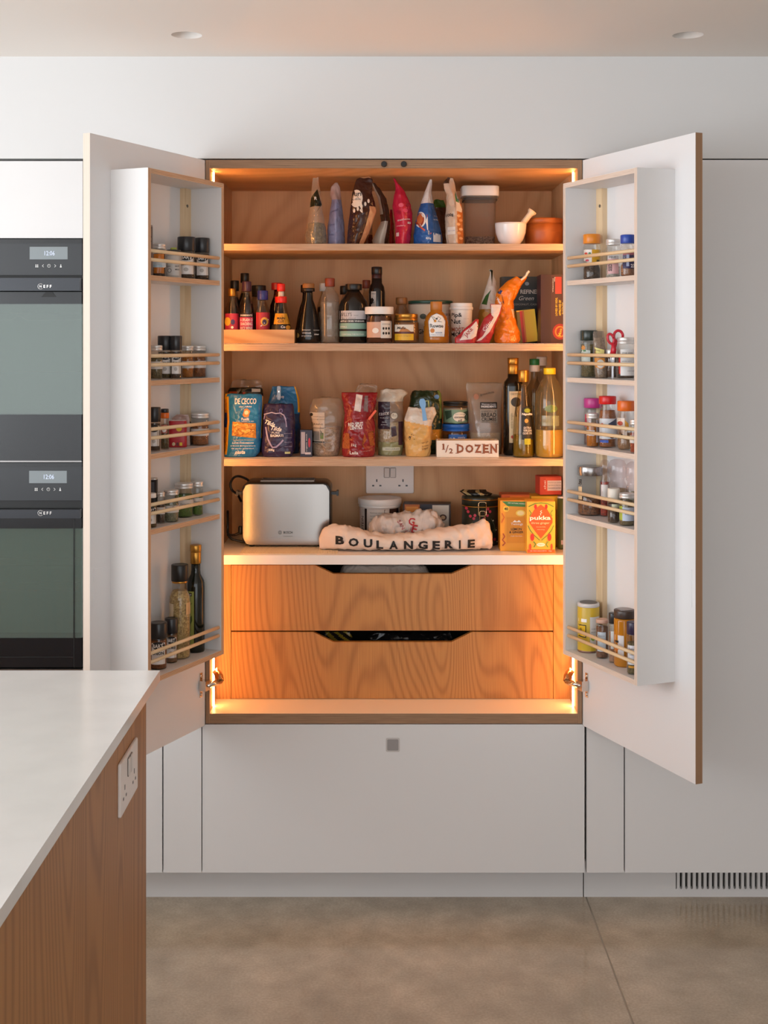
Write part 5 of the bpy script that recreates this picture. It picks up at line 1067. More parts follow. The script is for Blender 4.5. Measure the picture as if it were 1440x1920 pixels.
for yy in (.045, .09):
    bm = bm_new(); box(bm, -W2 * .6, W2 * .62, yy, yy + .026, H2 + .0022, H2 + .0036); mk('slot', bm, col('#0c0908', .6), t)
    bm = bm_new()
    for a0, a1, b0, b1 in ((-W2 * .62, W2 * .64, yy - .002, yy), (-W2 * .62, W2 * .64, yy + .026, yy + .028), (-W2 * .62, -W2 * .6, yy, yy + .026), (W2 * .62, W2 * .64, yy, yy + .026)): box(bm, a0, a1, b0, b1, H2 + .0025, H2 + .007)
    mk('slot_rim', bm, col('#7a6a60', .25, .9), t)
for sx, x0 in ((1, W2 + .003), (-1, -W2 - .003)):
    zl = H2 - (929 - 908) / c.s
    bm = bm_new(); a, b_ = sorted((x0, x0 + sx * .018)); box(bm, a, b_, .06, .085, zl - .004, zl + .004); a, b_ = sorted((x0 + sx * .016, x0 + sx * .022)); box(bm, a, b_, .055, .09, zl - .007, zl + .007); bevel(bm, .0015, 1); mk('lever', bm, BLACK, t)
for x in (-W2 * .8, W2 * .8):
    for yy in (.02, .13): bm = bm_new(); lathe(bm, [(.008, 0), (.008, .004)], 14, c=(x, yy)); mk('foot', bm, BLACK, t)
lx, lz = locals_of(c)
decals(t, front, [('t', 'BOSCH', 540, 998, 17, K_, {'b': True, 'h': 4.6}), ('t', 'ComfortLine', 540, 1005, 17, col('#4a4542'), {'h': 2}), ('l', [(525 + 3 * math.cos(k * .35), 998 + 3 * math.sin(k * .35)) for k in range(19)], .6, K_), ('l', [(524, 996), (524, 1000)], .7, K_), ('l', [(526, 996), (526, 1000)], .7, K_)], lx, lz, c.s, off=.0003)
def q(px, py, y): return Vector((PX(px, y), y, PZ(py, y))) - t.location
bm = bm_new(); tube(bm, smooth_path([q(470, 905, .36), q(462, 898, .35), q(448, 893, .34), q(438, 896, .32), q(432, 907, .31), q(435, 919, .31), q(445, 927, .33), q(452, 940, .35)]), .0036, 8); mk('power_cord', bm, BLACK, t)
bm = bm_new(); tube(bm, smooth_path([q(427, 958, .33), q(427, 975, .31), q(427, 990, .3), q(428, 1001, .31), q(440, 1003, .3), q(452, 997, .3)]), .0036, 8); mk('power_cord', bm, BLACK, t)
bm = bm_new(); tube(bm, smooth_path([q(427, 1002, .31), q(434, 1010, .3), q(446, 1014, .3), q(462, 1017, .3)]), .0036, 8); mk('power_cord', bm, BLACK, t)
bm = bm_new(); lathe(bm, [(.006, -.012), (.007, -.008), (.007, .008), (.005, .012)], 12); o = mk('plug_block', bm, BLACK, t); o.location = q(451, 994, .3)

jar('protein_tub', 'white round tub with wide lid behind the paper bread bags', 'tub', G(671, 753, 932, .45, ZW), [(.9, 0), (.93, .84)], None, None, [(.84, .99, 1.0, WHITEPL), (.78, .84, .97, WHITEPL, 'lid_rim')],
    [('r', 676, 683, 951, 1010, col('#cfc5bc')), ('t', 'PROTEIN', 680, 985, 40, K_, V(h=4)), ('r', 684, 688, 950, 1010, col('#2a1d18')), ('r', 690, 728, 952, 975, col('#d8d0c8')), ('t', 'Nutritional information', 709, 957, 30, K_, {'h': 2}), ('t', 'serving suggestion', 709, 963, 30, K_, {'h': 2}), ('t', 'energy  fat  salt', 709, 969, 30, K_, {'h': 2}), ('r', 730, 750, 950, 1010, col('#3a221a')), ('t', 'whey', 740, 960, 16, W_, B)], opaque=col('#d6ccc4', .45))
carton('chocolate_box', 'box with orange, navy and pale panels behind the crumpled paper bag', 'box', 757, 846, 945, .4, ZW, .06, col('#3a2118', .5), [('r', 760, 788, 946, 998, col('#b0601c')), ('p', [(762, 950), (785, 950), (786, 962), (764, 964)], col('#d9903a')), ('r', 790, 812, 946, 998, col('#1f2230')), ('t', 'DARK', 802, 958, 14, W_), ('r', 812, 843, 947, 998, col('#cfc6b8')), ('e', 832, 970, 7, 6, col('#4a2a1c'), 'chocolate'), ('e', 832, 970, 4, 3.5, col('#c9a880'), 'chocolate')], rz=-4)
# paper bread bags
def roll(name, label, stations, y, z, depth, m, ds, seed, amp=.004):
    """bag lying on its side: stations (px, py_top, py_bottom) from left to right"""
    s = sc(y); pts = [(PX(a, y), PZ(b_, y) - z, max(PZ(c_, y) - z, 0)) for a, b_, c_ in stations]
    xm = (pts[0][0] + pts[-1][0]) / 2; pts = [(a - xm, b_, c_) for a, b_, c_ in pts]
    t = thing(name, label, 'bag', (xm, y + depth / 2, z)); bm = bm_new(); n, lv = 44, 130; rings = []
    o3 = Vector((seed * 3.1, seed * 1.7, 0)); uvl = bm.loops.layers.uv.active
    for j in range(lv + 1):
        x = pts[0][0] + (pts[-1][0] - pts[0][0]) * j / lv; _, zt, zb = interp(pts, x)
        f = j / lv; dd = depth / 2 * (.25 + .75 * min(1, 6 * f, 6 * (1 - f) + .2)); ring = []
        for i in range(n):
            a = 2 * math.pi * i / n; ca, sa = math.cos(a), math.sin(a); k = (abs(ca) ** 2.6 + abs(sa) ** 2.6) ** (-1 / 2.6)
            p = Vector((x, dd * ca * k, (zt + zb) / 2 + (zt - zb) / 2 * sa * k)); q_ = p * 38 + o3
            vo = noise.voronoi(q_ * .9)[0]; e = .6 * noise.noise(q_) + 1.1 * min(vo[1] - vo[0], .6) + .4 * abs(noise.noise(q_ * 2.3)) - .5
            p += Vector((.3 * e, ca * e, sa * e)) * amp; p.z = max(p.z, .0006 + .0 * e); ring.append(bm.verts.new(p))
        rings.append(ring)
    for j in range(lv):
        for i in range(n):
            f = bm.faces.new([rings[j][i], rings[j][(i + 1) % n], rings[j + 1][(i + 1) % n], rings[j + 1][i]]); f.smooth = True
    bm.faces.new(rings[0][::-1]); bm.faces.new(rings[-1]); bmesh.ops.recalc_face_normals(bm, faces=bm.faces)
    body = mk('body', bm, m, t, bvh=True)
    decals(t, body, ds, lambda p: PX(p, y) - xm, lambda p: PZ(p, y) - z, s, off=.0016, step=.004)
    return t
PAP = paper('#e3cdbd')
let = []
for ch, px, py in zip('BOULANGERIE', (637, 663, 690, 712, 738, 766, 793, 818, 842, 862, 884), (1014, 1017, 1019, 1021.5, 1022.5, 1022.5, 1022.5, 1022.5, 1021.5, 1021, 1020)):
    let.append(('t', ch, px, py, {'I': 3.4, 'O': 19, 'G': 18, 'N': 17, 'E': 14, 'L': 13}.get(ch, 16.5), K_, {'b': 2.0, 'h': 16.5}))
roll('bread_bag', 'long pale paper bread bag with big black capitals along worktop front', [(598, 1008, 1034), (603, 997, 1035), (612, 989, 1035), (630, 985, 1036), (655, 990, 1036), (690, 1000, 1037), (730, 1006, 1037), (775, 1003, 1037), (820, 995, 1037), (860, 990, 1037), (890, 984, 1036), (912, 978, 1035), (920, 985, 1034), (925, 1008, 1030)], .165, ZW + .0002 + LT, .085, PAP, let, 3, amp=.0075)
RDI = col('#b8323a', .6)
roll('bread_bag', 'crumpled paper bag with red letters piled behind the long bread bag', [(692, 985, 1012), (700, 975, 1012), (715, 968, 1012), (745, 965, 1012), (775, 963, 1012), (800, 960, 1012), (812, 958, 1012), (820, 965, 1012), (830, 975, 1012), (836, 990, 1012)], .275, ZW + LT, .1, paper('#d9cbc2'), [('t', 'G', 772, 978, 12, RDI, {'b': True, 'rot': -15}), ('t', 'E', 777, 992, 10, RDI, {'b': True, 'rot': -15}), ('t', 'SAN', 752, 984, 18, RDI, {'rot': -60}), ('t', 'LINE', 766, 1003, 16, RDI, {'rot': -60})], 8, amp=.014)
# tea tin
c = G(866, 937, 928, .33, ZW); R_, H_ = c.W / 2, c.H
t = thing('tea_tin', 'dark green round tin with red berry print and wire clip lid', 'tin', (c.X, c.Y, ZW + .0005))
TIN = col('#22271f', .3); lx, lz = locals_of(c)
bm = bm_new(); lathe(bm, [(R_ * .97, 0), (R_, .002), (R_, H_ * .79)], 40); body = mk('body', bm, TIN, t, bvh=True)
bm = bm_new(); lathe(bm, [(R_ * 1.005, H_ * .8), (R_ * 1.005, H_ * .96), (R_ * .97, H_ * .99), (R_ * .5, H_)], 40); mk('lid', bm, TIN, t)
for zf in (.795, .93): bm = bm_new(); tube(bm, [(math.cos(k * math.pi / 20) * R_ * 1.01, math.sin(k * math.pi / 20) * R_ * 1.01, H_ * zf) for k in range(41)], .0014, 6); mk('wire_band', bm, GOLD, t)
yf_ = -R_ - .003
bm = bm_new(); tube(bm, [(a, yf_ - .001, b_) for a, b_ in rrect(-.011, .011, H_ * .62, H_ * .9, .006, 4) + [(.011, H_ * .85)]], .0014, 6); tube(bm, [(a, yf_ - .003, b_) for a, b_ in rrect(-.0075, .0075, H_ * .42, H_ * .72, .004, 4) + [(.0075, H_ * .68)]], .0013, 6); mk('wire_clip', bm, col('#cdb48c', .2, 1.0), t)
bd = []
for px, py in ((876, 956), (880, 964), (886, 968), (873, 950), (905, 968), (911, 962), (916, 955), (912, 950), (871, 1000), (925, 1007), (880, 1004), (888, 962), (908, 956)):
    bd.append(('e', px, py, 2.6, 2.8, col('#b8324a'), 'berry'))
for px, py in ((880, 943), (920, 945), (900, 985), (915, 985), (922, 972), (928, 990), (885, 990), (930, 1012), (918, 1018)): bd.append(('e', px, py, 1.3, 1.3, col('#d9d3c0'), 'blossom'))
for a in (((870, 990), (878, 980), (884, 975)), ((930, 985), (922, 990), (916, 1000)), ((918, 968), (924, 980), (926, 995))): bd.append(('l', list(a), 1.2, col('#5a6a48')))
decals(t, body, bd, lx, lz, c.s)
pouch('foil_packet', 'flattened black and gold foil packet lying on top of the green tin', 'packet', [(919, 868, 912), (922, 862, 914), (926, 868, 924), (929, 872, 922)], .3, ZW + H_ + .001, .05, [film('#1c1814'), film('#9a8a62')], zones=lambda f, x, fr: 1 if math.sin(x * 7) > .5 else 0, seed=50, amp=.002)
TEA = col('#e39a22')
carton('tea_box', 'yellow-orange lemon and ginger tea box with green corner', 'box', 938, 999, 939, .19, ZW, .07, TEA, [('p', [(941, 940), (999, 941), (999, 951), (952, 949)], col('#3f7d3a')), ('t', '100% NATURAL INGREDIENTS', 972, 944, 40, W_, {'h': 2, 'rot': -3}), ('e', 949, 954, 6, 6, col('#f0c23a')), ('t', '40', 949, 954, 7, K_, B), ('e', 976, 962, 9, 6, col('#f0cf5a'), 'lemon'), ('e', 976, 962, 6.5, 4, col('#f5e2a0'), 'lemon'), ('r', 950, 999, 970, 1018, col('#d98c10')), ('t', 'LEMON', 968, 992, 20, K_, {'b': True, 'h': 4.5}), ('t', '& GINGER', 968, 997.5, 26, K_, {'b': True, 'h': 4.5}), ('t', 'Twinings', 969, 983, 22, W_), ('p', [(961, 979), (965, 975), (969, 978), (973, 975), (977, 979)], W_), ('l', [(943, 1000), (946, 1006), (942, 1012), (947, 1018), (942, 1023)], 2.2, col('#a8401c')), ('l', [(941, 962), (945, 970), (940, 980)], 2, col('#c8641c')), ('t', 'a bright, zesty infusion', 968, 1005, 22, W_, {'h': 2})])
carton('tea_box', 'reddish-orange tea box standing behind the lemon and ginger box', 'box', 940, 998, 928, .3, ZW, .07, col('#c85a1c'), [('t', 'CAMOMILE', 970, 935, 26, K_), ('r', 956, 994, 930, 938, col('#e07a22'))])
PK = film('#e8701c')
vine = col('#5f8a2e'); flw = col('#c42a24'); pal = col('#f0b23a')
carton('tea_box', 'tall orange tea box with white lettering and red flowers, in front', 'box', 988, 1041, 941, .15, ZW, .065, pal,
       [('p', [(1014, 946), (1026, 955), (1036, 972), (1036, 980), (1026, 996), (1014, 1010), (1003, 996), (992, 980), (992, 972), (1002, 955)], col('#e0551c')), ('t', 'pukka', 1013, 972, 39, W_, {'b': True, 'h': 10}), ('t', 'three ginger', 1013, 981, 34, col('#f5d9b0'), {'h': 5}), ('t', 'wonderfully', 1014, 988, 18, col('#f5d9b0'), {'h': 2}), ('t', 'warming', 1014, 993, 14, col('#f5d9b0'), {'h': 2}), ('l', [(1014, 966), (1013, 963), (1016, 961), (1013, 959), (1016, 957)], 1.2, W_),
        ('l', [(991, 950), (1003, 944), (1014, 943), (1026, 944), (1038, 950)], 2, vine), ('l', [(990, 985), (994, 994), (1001, 1003), (1012, 1013)], 1.8, vine), ('l', [(1038, 985), (1034, 994), (1027, 1003), (1015, 1013)], 1.8, vine), ('e', 1004, 950, 2.6, 4.5, flw, 'flower'), ('e', 1024, 950, 2.6, 4.5, flw, 'flower'), ('e', 998, 1007, 3.6, 7, flw, 'flower'), ('e', 1030, 1007, 3.6, 7, flw, 'flower'), ('e', 994, 1025, 2.2, 6, col('#d8481c'), 'flower'), ('e', 1034, 1025, 2.2, 6, col('#d8481c'), 'flower'), ('l', [(1000, 1015), (1004, 1020), (1001, 1026)], 2.4, vine), ('l', [(1028, 1015), (1024, 1020), (1027, 1026)], 2.4, vine), ('l', [(992, 956), (996, 962), (993, 968)], 1.8, vine), ('l', [(1036, 956), (1032, 962), (1035, 968)], 1.8, vine), ('e', 1014, 1021, 8, 3.5, col('#f5e9d8')), ('t', 'organic', 1014, 1021, 12, K_, {'h': 2}), ('r', 988.5, 1040.5, 1030, 1036, col('#dd5a1c')), ('t', '20 TEA SACHETS   36g', 1014, 1033, 40, W_, {'h': 2})])
carton('tea_box', 'yellow tea box standing behind the orange box with flowers', 'box', 996, 1048, 931, .26, ZW, .08, col('#d9ad22'), [('r', 997, 1049, 941, 951, col('#e3bb30')), ('r', 1042, 1048, 955, 1030, col('#a87c1c'))])
hb = PZ(931, .26) - ZW + .002
carton('tea_box', 'small coral red box with barcode panel lying on the yellow tea box', 'box', 1010, 1051, 894, .275, ZW + hb + .001, .06, col('#c9402e'), [('r', 1021, 1052, 896, 921, col('#d9543c')), ('r', 1024, 1052, 901, 920, col('#e0cfc8')), ('t', 'Nutrition per serving', 1038, 905, 24, K_, {'h': 2}), ('t', 'ingredients: black tea', 1038, 910, 24, K_, {'h': 2}), ('t', 'best before see base', 1038, 915, 24, K_, {'h': 2}), ('t', 'chai', 1019, 909, 16, W_, V(h=4))], rz=6)
jar('tea_caddy', 'slim green can squeezed at the right end of the worktop', 'can', G(1045, 1060, 930, .23, ZW), [(.96, 0), (1, .02), (1, .96)], None, None, [(.96, .995, .97, SILVER)], [('r', 1051, 1057, 1012, 1020, col('#cfc8d8'))], opaque=col('#4a5a34', .35))
# ------------------------------------------------------------------ left door rack
SPICEP = [(.94, 0), (1, .025), (1, .62), (.97, .68), (.9, .7)]
KL = col('#232326', .3); ORG = col('#e06a1c', .3)
def bart(label, side, xl, xr, yt, z, fill, words, v=.05, lid=(.66, .995, 1.02), yl=None, name='spice_jar', orange=False):
    c = GR(side, xl, xr, yt, z, v)
    yb_ = CY + (ZC - z) * c.s
    h = yb_ - yt; w = xr - xl
    y0 = yt + h * .40
    ds = [('r', xl + w * .2, xr - w * .06, y0 + h * .02, yb_ - h * .12, col('#e6e0dc')), ('e', (xl + xr) / 2 + w * .07, y0 + h * .08, w * .36, h * .085, K_, 'badge'), ('t', 'BART', (xl + xr) / 2 + w * .07, y0 + h * .085, w * .58, W_, {'b': True, 'h': h * .085})]
    if words: ds.append(('t', words, (xl + xr) / 2 + w * .07, y0 + h * .24, w * .62, K_, {'b': True, 'h': h * .07}))
    ds.append(('e', (xl + xr) / 2 + w * .05, y0 + h * .37, w * .14, h * .045, col('#b9b0a8'), 'sketch'))
    if orange: ds.append(('r', (xl + xr) / 2 + 0, (xl + xr) / 2 + 3, yt + h * .02, yt + h * .28, ORG, 'seal_strip'))
    return jar(name, label, 'jar', c, SPICEP, CLEARB, (.62, fill), [lid + (KL,)] if len(lid) == 3 else [lid], ds)
def silver(label, side, xl, xr, yt, z, fill, frac=.72, ds=(), v=.05, lab='#d8d2cc', name='spice_jar'):
    c = GR(side, xl, xr, yt, z, v)
    return jar(name, label, 'jar', c, [(.92, 0), (1, .03), (1, .76), (.9, .82), (.88, .86)], CLEAR, (frac, fill), [(.84, .995, .98, SILVER)], ds, [(.3, .52, col(lab, .6))] if lab else (), ridge=True)
ZR = RACKZ + [RB]
HERB = grain('#7d6a44', '#4f4a2a', 420); SEEDD = grain('#3a2a22', '#5f4a3a', 420); CUM = grain('#a5642e', '#6f3d1c', 420); TURM = grain('#c97a1f', '#a5601a', 600); GRN = grain('#5f7a2c', '#3f5a1e', 420); PAPR = grain('#b34a1e', '#8a3414', 600)
z = ZR[0]
jar('spice_tin', 'slim dark packet-like tin at the near end of the left rack top shelf', 'tin', GR('L', 272, 286, 422, z), [(.96, 0), (1, .02), (1, .96)], None, None, [(.965, .998, .98, col('#8a8380', .4))], [('e', 283.5, 445, 1.6, 2, K_), ('e', 283.5, 453, 1.6, 2, K_)], opaque=col('#6f625c', .5), ex=4)
silver('white-lidded jar with orange and blue label, left rack top shelf', 'L', 286, 311, 457, z, SEEDD, .7, [('r', 290, 309, 477, 488, film('#d9812a')), ('r', 290, 309, 497, 502, film('#b9cfdc')), ('r', 290, 309, 502, 513, film('#c9762a'))], lab='#cfd6dc', v=.045)
jar('spice_jar', 'grey-labelled jar with small green-yellow knob lid, left rack top shelf', 'jar', GR('L', 311, 340, 464, z, .05), [(.95, 0), (1, .03), (1, .8), (.9, .84)], None, None, [(.84, .92, .95, col('#2f302c', .5), 'collar'), (.9, .995, .42, col('#a5ad4a', .4))], [('r', 312, 337, 481, 517, col('#cfcac4')), ('e', 320, 508, 4, 4, col('#4a4644')), ('e', 320, 508, 3, 3, col('#cfcac4')), ('t', 'PURE', 318, 500, 8, K_), ('t', 'NUT', 334, 500, 7, K_, B), ('t', 'MEG', 334, 506, 7, K_, B)], opaque=col('#bdb7b0', .5))
bart('black-lidded jar lettered CLOVES, left rack top shelf', 'L', 333, 366, 444, z, SEEDD, 'CLOVES', .055)
bart('black-lidded jar lettered CARAWAY with orange seal strip, left rack top shelf', 'L', 367, 395, 446, z, SEEDD, 'CARAWAY', .06, orange=True)
z = ZR[1]
silver('silver-lidded jar of pale herbs at the near end of left rack second shelf', 'L', 281, 305, 647, z, HERB, .7, v=.05)
bart('black-lidded herb jar lettered FE, left of its twin on left rack second shelf', 'L', 296, 324, 629, z, HERB, 'FENNEL', .04, name='spice_jar')
bart('black-lidded jar with grey label, right of its twin on left rack second shelf', 'L', 319, 341, 629, z, SEEDD, 'CHILLI', .07)
silver('silver-lidded jar of orange powder, middle right of left rack second shelf', 'L', 340, 363, 648, z, TURM, .75)
silver('wider silver-lidded jar of orange spice at the hinge end of left rack second shelf', 'L', 364, 392, 648, z, CUM, .75)
z = ZR[2]
bart('black-lidded jar with oval badge at the near end of left rack third shelf', 'L', 277, 301, 763, z, SEEDD, '', .055, orange=True)
jar('spice_jar', 'slim seed jar with black and orange cap, left rack third shelf', 'jar', GR('L', 301, 317, 766, z, .05), P_STRAIGHT, CLEARB, (.6, HERB), [(.76, .9, 1.0, ORG), (.9, .995, .92, KL, 'cap_top')], [('r', 303, 315, 796, 812, col('#b86a5a')), ('e', 309, 806, 4, 4, W_)])
c = GR('L', 317, 350, 788, z, .045)
t = jar('spice_tin', 'flat red spice tin with yellow sun dot, left rack third shelf', 'tin', c, [(.97, 0), (1, .02), (1, .96), (.96, .985)], None, None, [(.985, 1.0, .93, WHITEPL)], [('e', 337, 803, 5.5, 5.5, col('#e8c222'), 'sun'), ('t', 'saffron', 334, 815, 24, col('#e0b8a8'), {'sh': .3}), ('e', 327, 832, 3, 3.4, col('#d9c49a')), ('r', 332, 336, 829, 835, col('#5f1418')), ('r', 338, 343, 829, 835, col('#e8c222'))], opaque=col('#b5202a', .35), ex=7, ry=.5, n=40)
pouch('spice_packet', 'small crumpled pinkish packet behind the red tin', 'packet', [(777, 330, 352), (784, 322, 355), (800, 320, 356), (842, 322, 356)], -.165, z, .016, film('#b89a90'), seed=61, amp=.003)
jar('spice_jar', 'slim yellow jar between the red tin and the cumin jar', 'jar', GR('L', 349, 358, 790, z, .03), P_STRAIGHT, CLEARB, (.7, TURM), [(.78, .995, 1.0, KL)])
silver('silver-lidded jar lettered Cumin, left rack third shelf', 'L', 358, 392, 774, z, CUM, .62, [('t', 'Cumin', 381, 810, 14, K_, {'b': True, 'sh': .2})], v=.06)
z = ZR[3]
jar('spice_box', 'tall square black spice box at the near end of left rack fourth shelf', 'box', GR('L', 270, 295, 895, z, .03), [(.97, 0), (1, .02), (1, .95)], None, None, [(.95, .99, .98, col('#cfc8c4', .3, .6))], [('r', 284, 291, 903, 925, col('#4a4d54', .3))], opaque=col('#1f1d20', .4), ex=8, ry=.7, n=32)
bart('white-capped jar with oval badge at the near end of left rack fourth shelf', 'L', 272, 294, 924, z, HERB, '', .075, lid=(.86, .995, .9, WHITEPL))
silver('small silver-lidded jar with pale label, left rack fourth shelf', 'L', 294, 309, 922, z, SEEDD, .6, v=.06)
silver('silver-lidded grey-green herb jar, left rack fourth shelf', 'L', 307, 335, 918, z, grain('#6a6a52', '#8d8a70', 420), .66, [('t', 'Mixed', 330, 949, 9, K_)], v=.065)
silver('larger silver-lidded jar of green herbs, left rack fourth shelf', 'L', 327, 362, 905, z, GRN, .66, [('t', 'Coriander', 350, 943, 18, K_, {'sh': .2})], v=.045)
silver('silver-lidded green herb jar at the hinge end of left rack fourth shelf', 'L', 360, 381, 902, z, GRN, .62, [('t', 'Parsley', 372, 940, 13, K_, {'sh': .2})], v=.06)
z = ZR[4]
bart('black-lidded jar of brown flakes lettered ONION at bottom of left rack', 'L', 280, 313, 1166, z, CUM, 'ONION', .06)
bart('black-lidded jar lettered NUTMEG beside the onion jar at bottom of left rack', 'L', 309, 333, 1158, z, col('#8a6a50'), 'NUTMEG', .055)
c = GR('L', 317, 357, 1057, z, .05)
jar('pepper_grinder', 'tall glass grinder of pale flakes with glossy black cap', 'grinder', c, [(.9, 0), (1, .02), (1, .6), (.96, .66), (.72, .72), (.72, .8)], CLEAR, (.72, grain('#c9ad74', '#8f7344', 260)), [(.8, .83, .74, GOLD, 'collar'), (.82, .995, .8, BLACK)], [('r', 317, 328, 1129, 1160, col('#d6c2a0')), ('r', 351, 357, 1128, 1150, col('#cfa878'))])
jar('oil_bottle', 'dark green oil bottle with tall gold cap and lime label in the left rack', 'bottle', GR('L', 350, 384, 1020, z, .05), [(.95, 0), (1, .015), (1, .6), (.93, .66), (.55, .72), (.5, .76), (.5, .83)], None, None, [(.82, .93, .6, GOLD, 'foil'), (.93, .995, .64, GOLD)], [('r', 352, 366, 1106, 1210, col('#9aa052')), ('r', 352, 362, 1109, 1115, K_), ('t', 'GO', 358, 1112, 6, W_, B), ('t', 'GP', 360, 1129, 5, K_), ('p', [(356, 1158), (362, 1150), (363, 1160), (358, 1172)], col('#4a5a24')), ('t', 'OLIO', 359, 1190, 9, K_)], opaque=col('#14170f', .1))
jar('herb_vial', 'slender clear vial with green cap at the hinge end of left rack', 'vial', GR('L', 384, 401, 1090, z, .05), [(.9, 0), (1, .02), (1, .75)], CLEAR, (.1, GRN), [(.76, .995, 1.0, col('#6f7f3a', .4))], [('p', [(386, 1134), (399, 1134), (396, 1141), (388, 1141)], W_), ('r', 387, 397, 1150, 1172, col('#d6d0c8')), ('r', 388, 394, 1176, 1184, col('#7a8a3a'))])
# ------------------------------------------------------------------ right door rack
z = ZR[0]
SCHW = [(.9, 0), (1, .05), (1, .24), (.85, .33), (.98, .4), (1, .45), (1, .7), (.88, .78), (.9, .8)]
jar('spice_jar', 'orange-capped jar of dark seeds with flowered yellow label, right rack top shelf', 'jar', GR('R', 1093, 1126, 439, z), SCHW, CLEAR, (.34, SEEDD), [(.79, .995, .97, col('#d9811c', .3))], [('r', 1094, 1107, 469, 494, col('#e6ddd8')), ('r', 1107, 1125, 469, 494, col('#d9a21c')), ('e', 1097, 476, 2.5, 2, col('#c9402a')), ('e', 1103, 476, 2.5, 2, col('#4a7a4a')), ('e', 1099, 489, 3, 2, col('#b8324a')), ('r', 1116, 1122, 488, 494, col('#5a4a1a'))])
silver('silver-lidded jar with pink label, right rack top shelf', 'R', 1136, 1163, 448, z, grain('#c9c2b8', '#9d968c', 300), .3, [('r', 1138, 1158, 480, 514, col('#d9a8a8')), ('r', 1138, 1158, 480, 486, col('#d8d4d4')), ('t', 'MELIS', 1146, 483, 12, K_), ('t', 'SEEDS', 1142, 501, 16, K_, V(b=True, h=6)), ('t', 'POPPY', 1150, 495, 12, K_, {'h': 2})], lab=None)
jar('spice_jar', 'blue-capped jar of brown powder with purple label, right rack top shelf', 'jar', GR('R', 1163, 1191, 440, z, .06), SCHW, CLEAR, (.3, grain('#a8785a', '#8a5c40', 600)), [(.79, .995, .97, col('#2447a5', .3))], [('r', 1166, 1189, 477, 504, col('#3a3358')), ('r', 1166, 1187, 473, 479, col('#b06a72')), ('t', '23', 1184, 499, 8, W_, B), ('r', 1172, 1177, 478, 500, col('#a8b4d0'))])
z = ZR[1]
jar('spice_jar', 'large dark green-lidded jar of dried herbs, right rack second shelf', 'jar', GR('R', 1080, 1112, 619, z), P_STRAIGHT, CLEAR, (.7, HERB), [(.78, .995, 1.0, col('#1f2a24', .25))], [('p', [(1081, 655), (1096, 657), (1096, 678), (1081, 678)], col('#c9d3cc')), ('r', 1101, 1112, 650, 678, col('#8f8f94')), ('e', 1084, 652, 3, 4, col('#c8843a')), ('r', 1081, 1088, 656, 659, col('#4a7a4a'))])
pouch('seed_packet', 'clear packet of small seeds with pale yellow label, right rack second shelf', 'packet', [(621, 1114, 1133), (626, 1113, 1134), (633, 1113, 1135), (660, 1114, 1138), (690, 1115, 1141), (709, 1117, 1140)], -.2, z, .035, [glass('#e6ded4', .15, .3, '#a8988a')], seed=62, amp=.002, contents=(.86, grain('#b8a084', '#7d6650', 380)), ds=[('p', [(1114, 651), (1133, 656), (1132, 664), (1114, 664)], col('#e6dc8a')), ('t', 'FENNEL', 1120, 657, 10, K_, {'rot': -12}), ('p', [(1115, 671), (1133, 671), (1133, 688), (1126, 692), (1116, 688)], col('#d98f3a')), ('e', 1125, 682, 7, 8, col('#e6e0d8'))])
jar('spice_jar', 'jar of dark brown flakes behind the scissors, right rack second shelf', 'jar', GR('R', 1135, 1157, 655, z, .03), P_STRAIGHT, CLEAR, (.75, grain('#4a2f20', '#6f4c34', 420)), [(.8, .995, 1.0, SILVER)])
# scissors
c = GR('R', 1137, 1172, 618, z, .078)
t = thing('kitchen_scissors', 'red-handled kitchen scissors standing handles up in the right rack', 'scissors', (c.X, c.Y, z))
RED = col('#c21a30', .3); lx, lz = locals_of(c)
def ell(cx, cy, rx, ry, rot, y=0): 
    a = math.radians(rot); return [(lx(cx + rx * math.cos(k * math.pi / 12) * math.cos(a) - ry * math.sin(k * math.pi / 12) * math.sin(a)), y, lz(cy + rx * math.cos(k * math.pi / 12) * math.sin(a) + ry * math.sin(k * math.pi / 12) * math.cos(a))) for k in range(25)]
bm = bm_new(); tube(bm, ell(1145, 635, 5.5, 9.5, -18, -.002), .0032, 8); tube(bm, [(lx(1149), -.002, lz(643)), (lx(1151), -.002, lz(655)), (lx(1150), -.001, lz(668))], [.0045, .0065, .005], 8); mk('handle', bm, RED, t)
bm = bm_new(); tube(bm, ell(1160, 630, 8.5, 10.5, 0, .004), .0034, 8); tube(bm, [(lx(1156), .004, lz(639)), (lx(1151), .003, lz(652)), (lx(1147), .003, lz(668))], [.0045, .006, .005], 8); mk('handle', bm, RED, t)
for x0, x1, yy in ((1150, 1147, -.001), (1147, 1150, .003)):
    bm = bm_new(); prism(bm, [(lx(x0 - 3), lz(667)), (lx(x0 + 3), lz(667)), (lx(x1 + 1), .0005), (lx(x1 - .5), .0005)], yy - .0008, yy + .0008); mk('blade', bm, col('#b8b8bc', .2, 1.0), t)
bm = bm_new(); lathe(bm, [(.003, -.004), (.003, .006)], 12); o = mk('pivot', bm, CHROME, t); o.rotation_euler = (math.pi / 2, 0, 0); o.location = (lx(1149), .001, lz(672))
silver('silver-lidded jar with white and red label, right rack second shelf', 'R', 1156, 1190, 632, z, SEEDD, .55, [('r', 1155, 1161, 670, 701, film('#d94a3a')), ('r', 1161, 1188, 655, 704, col('#dcdcdc')), ('t', 'STAR ANISE', 1174, 662, 20, K_, {'h': 3}), ('t', 'whole spice', 1172, 677, 18, K_, {'h': 2}), ('t', 'store cool', 1180, 695, 14, K_, {'h': 2})], lab=None, v=.045)
z = ZR[2]
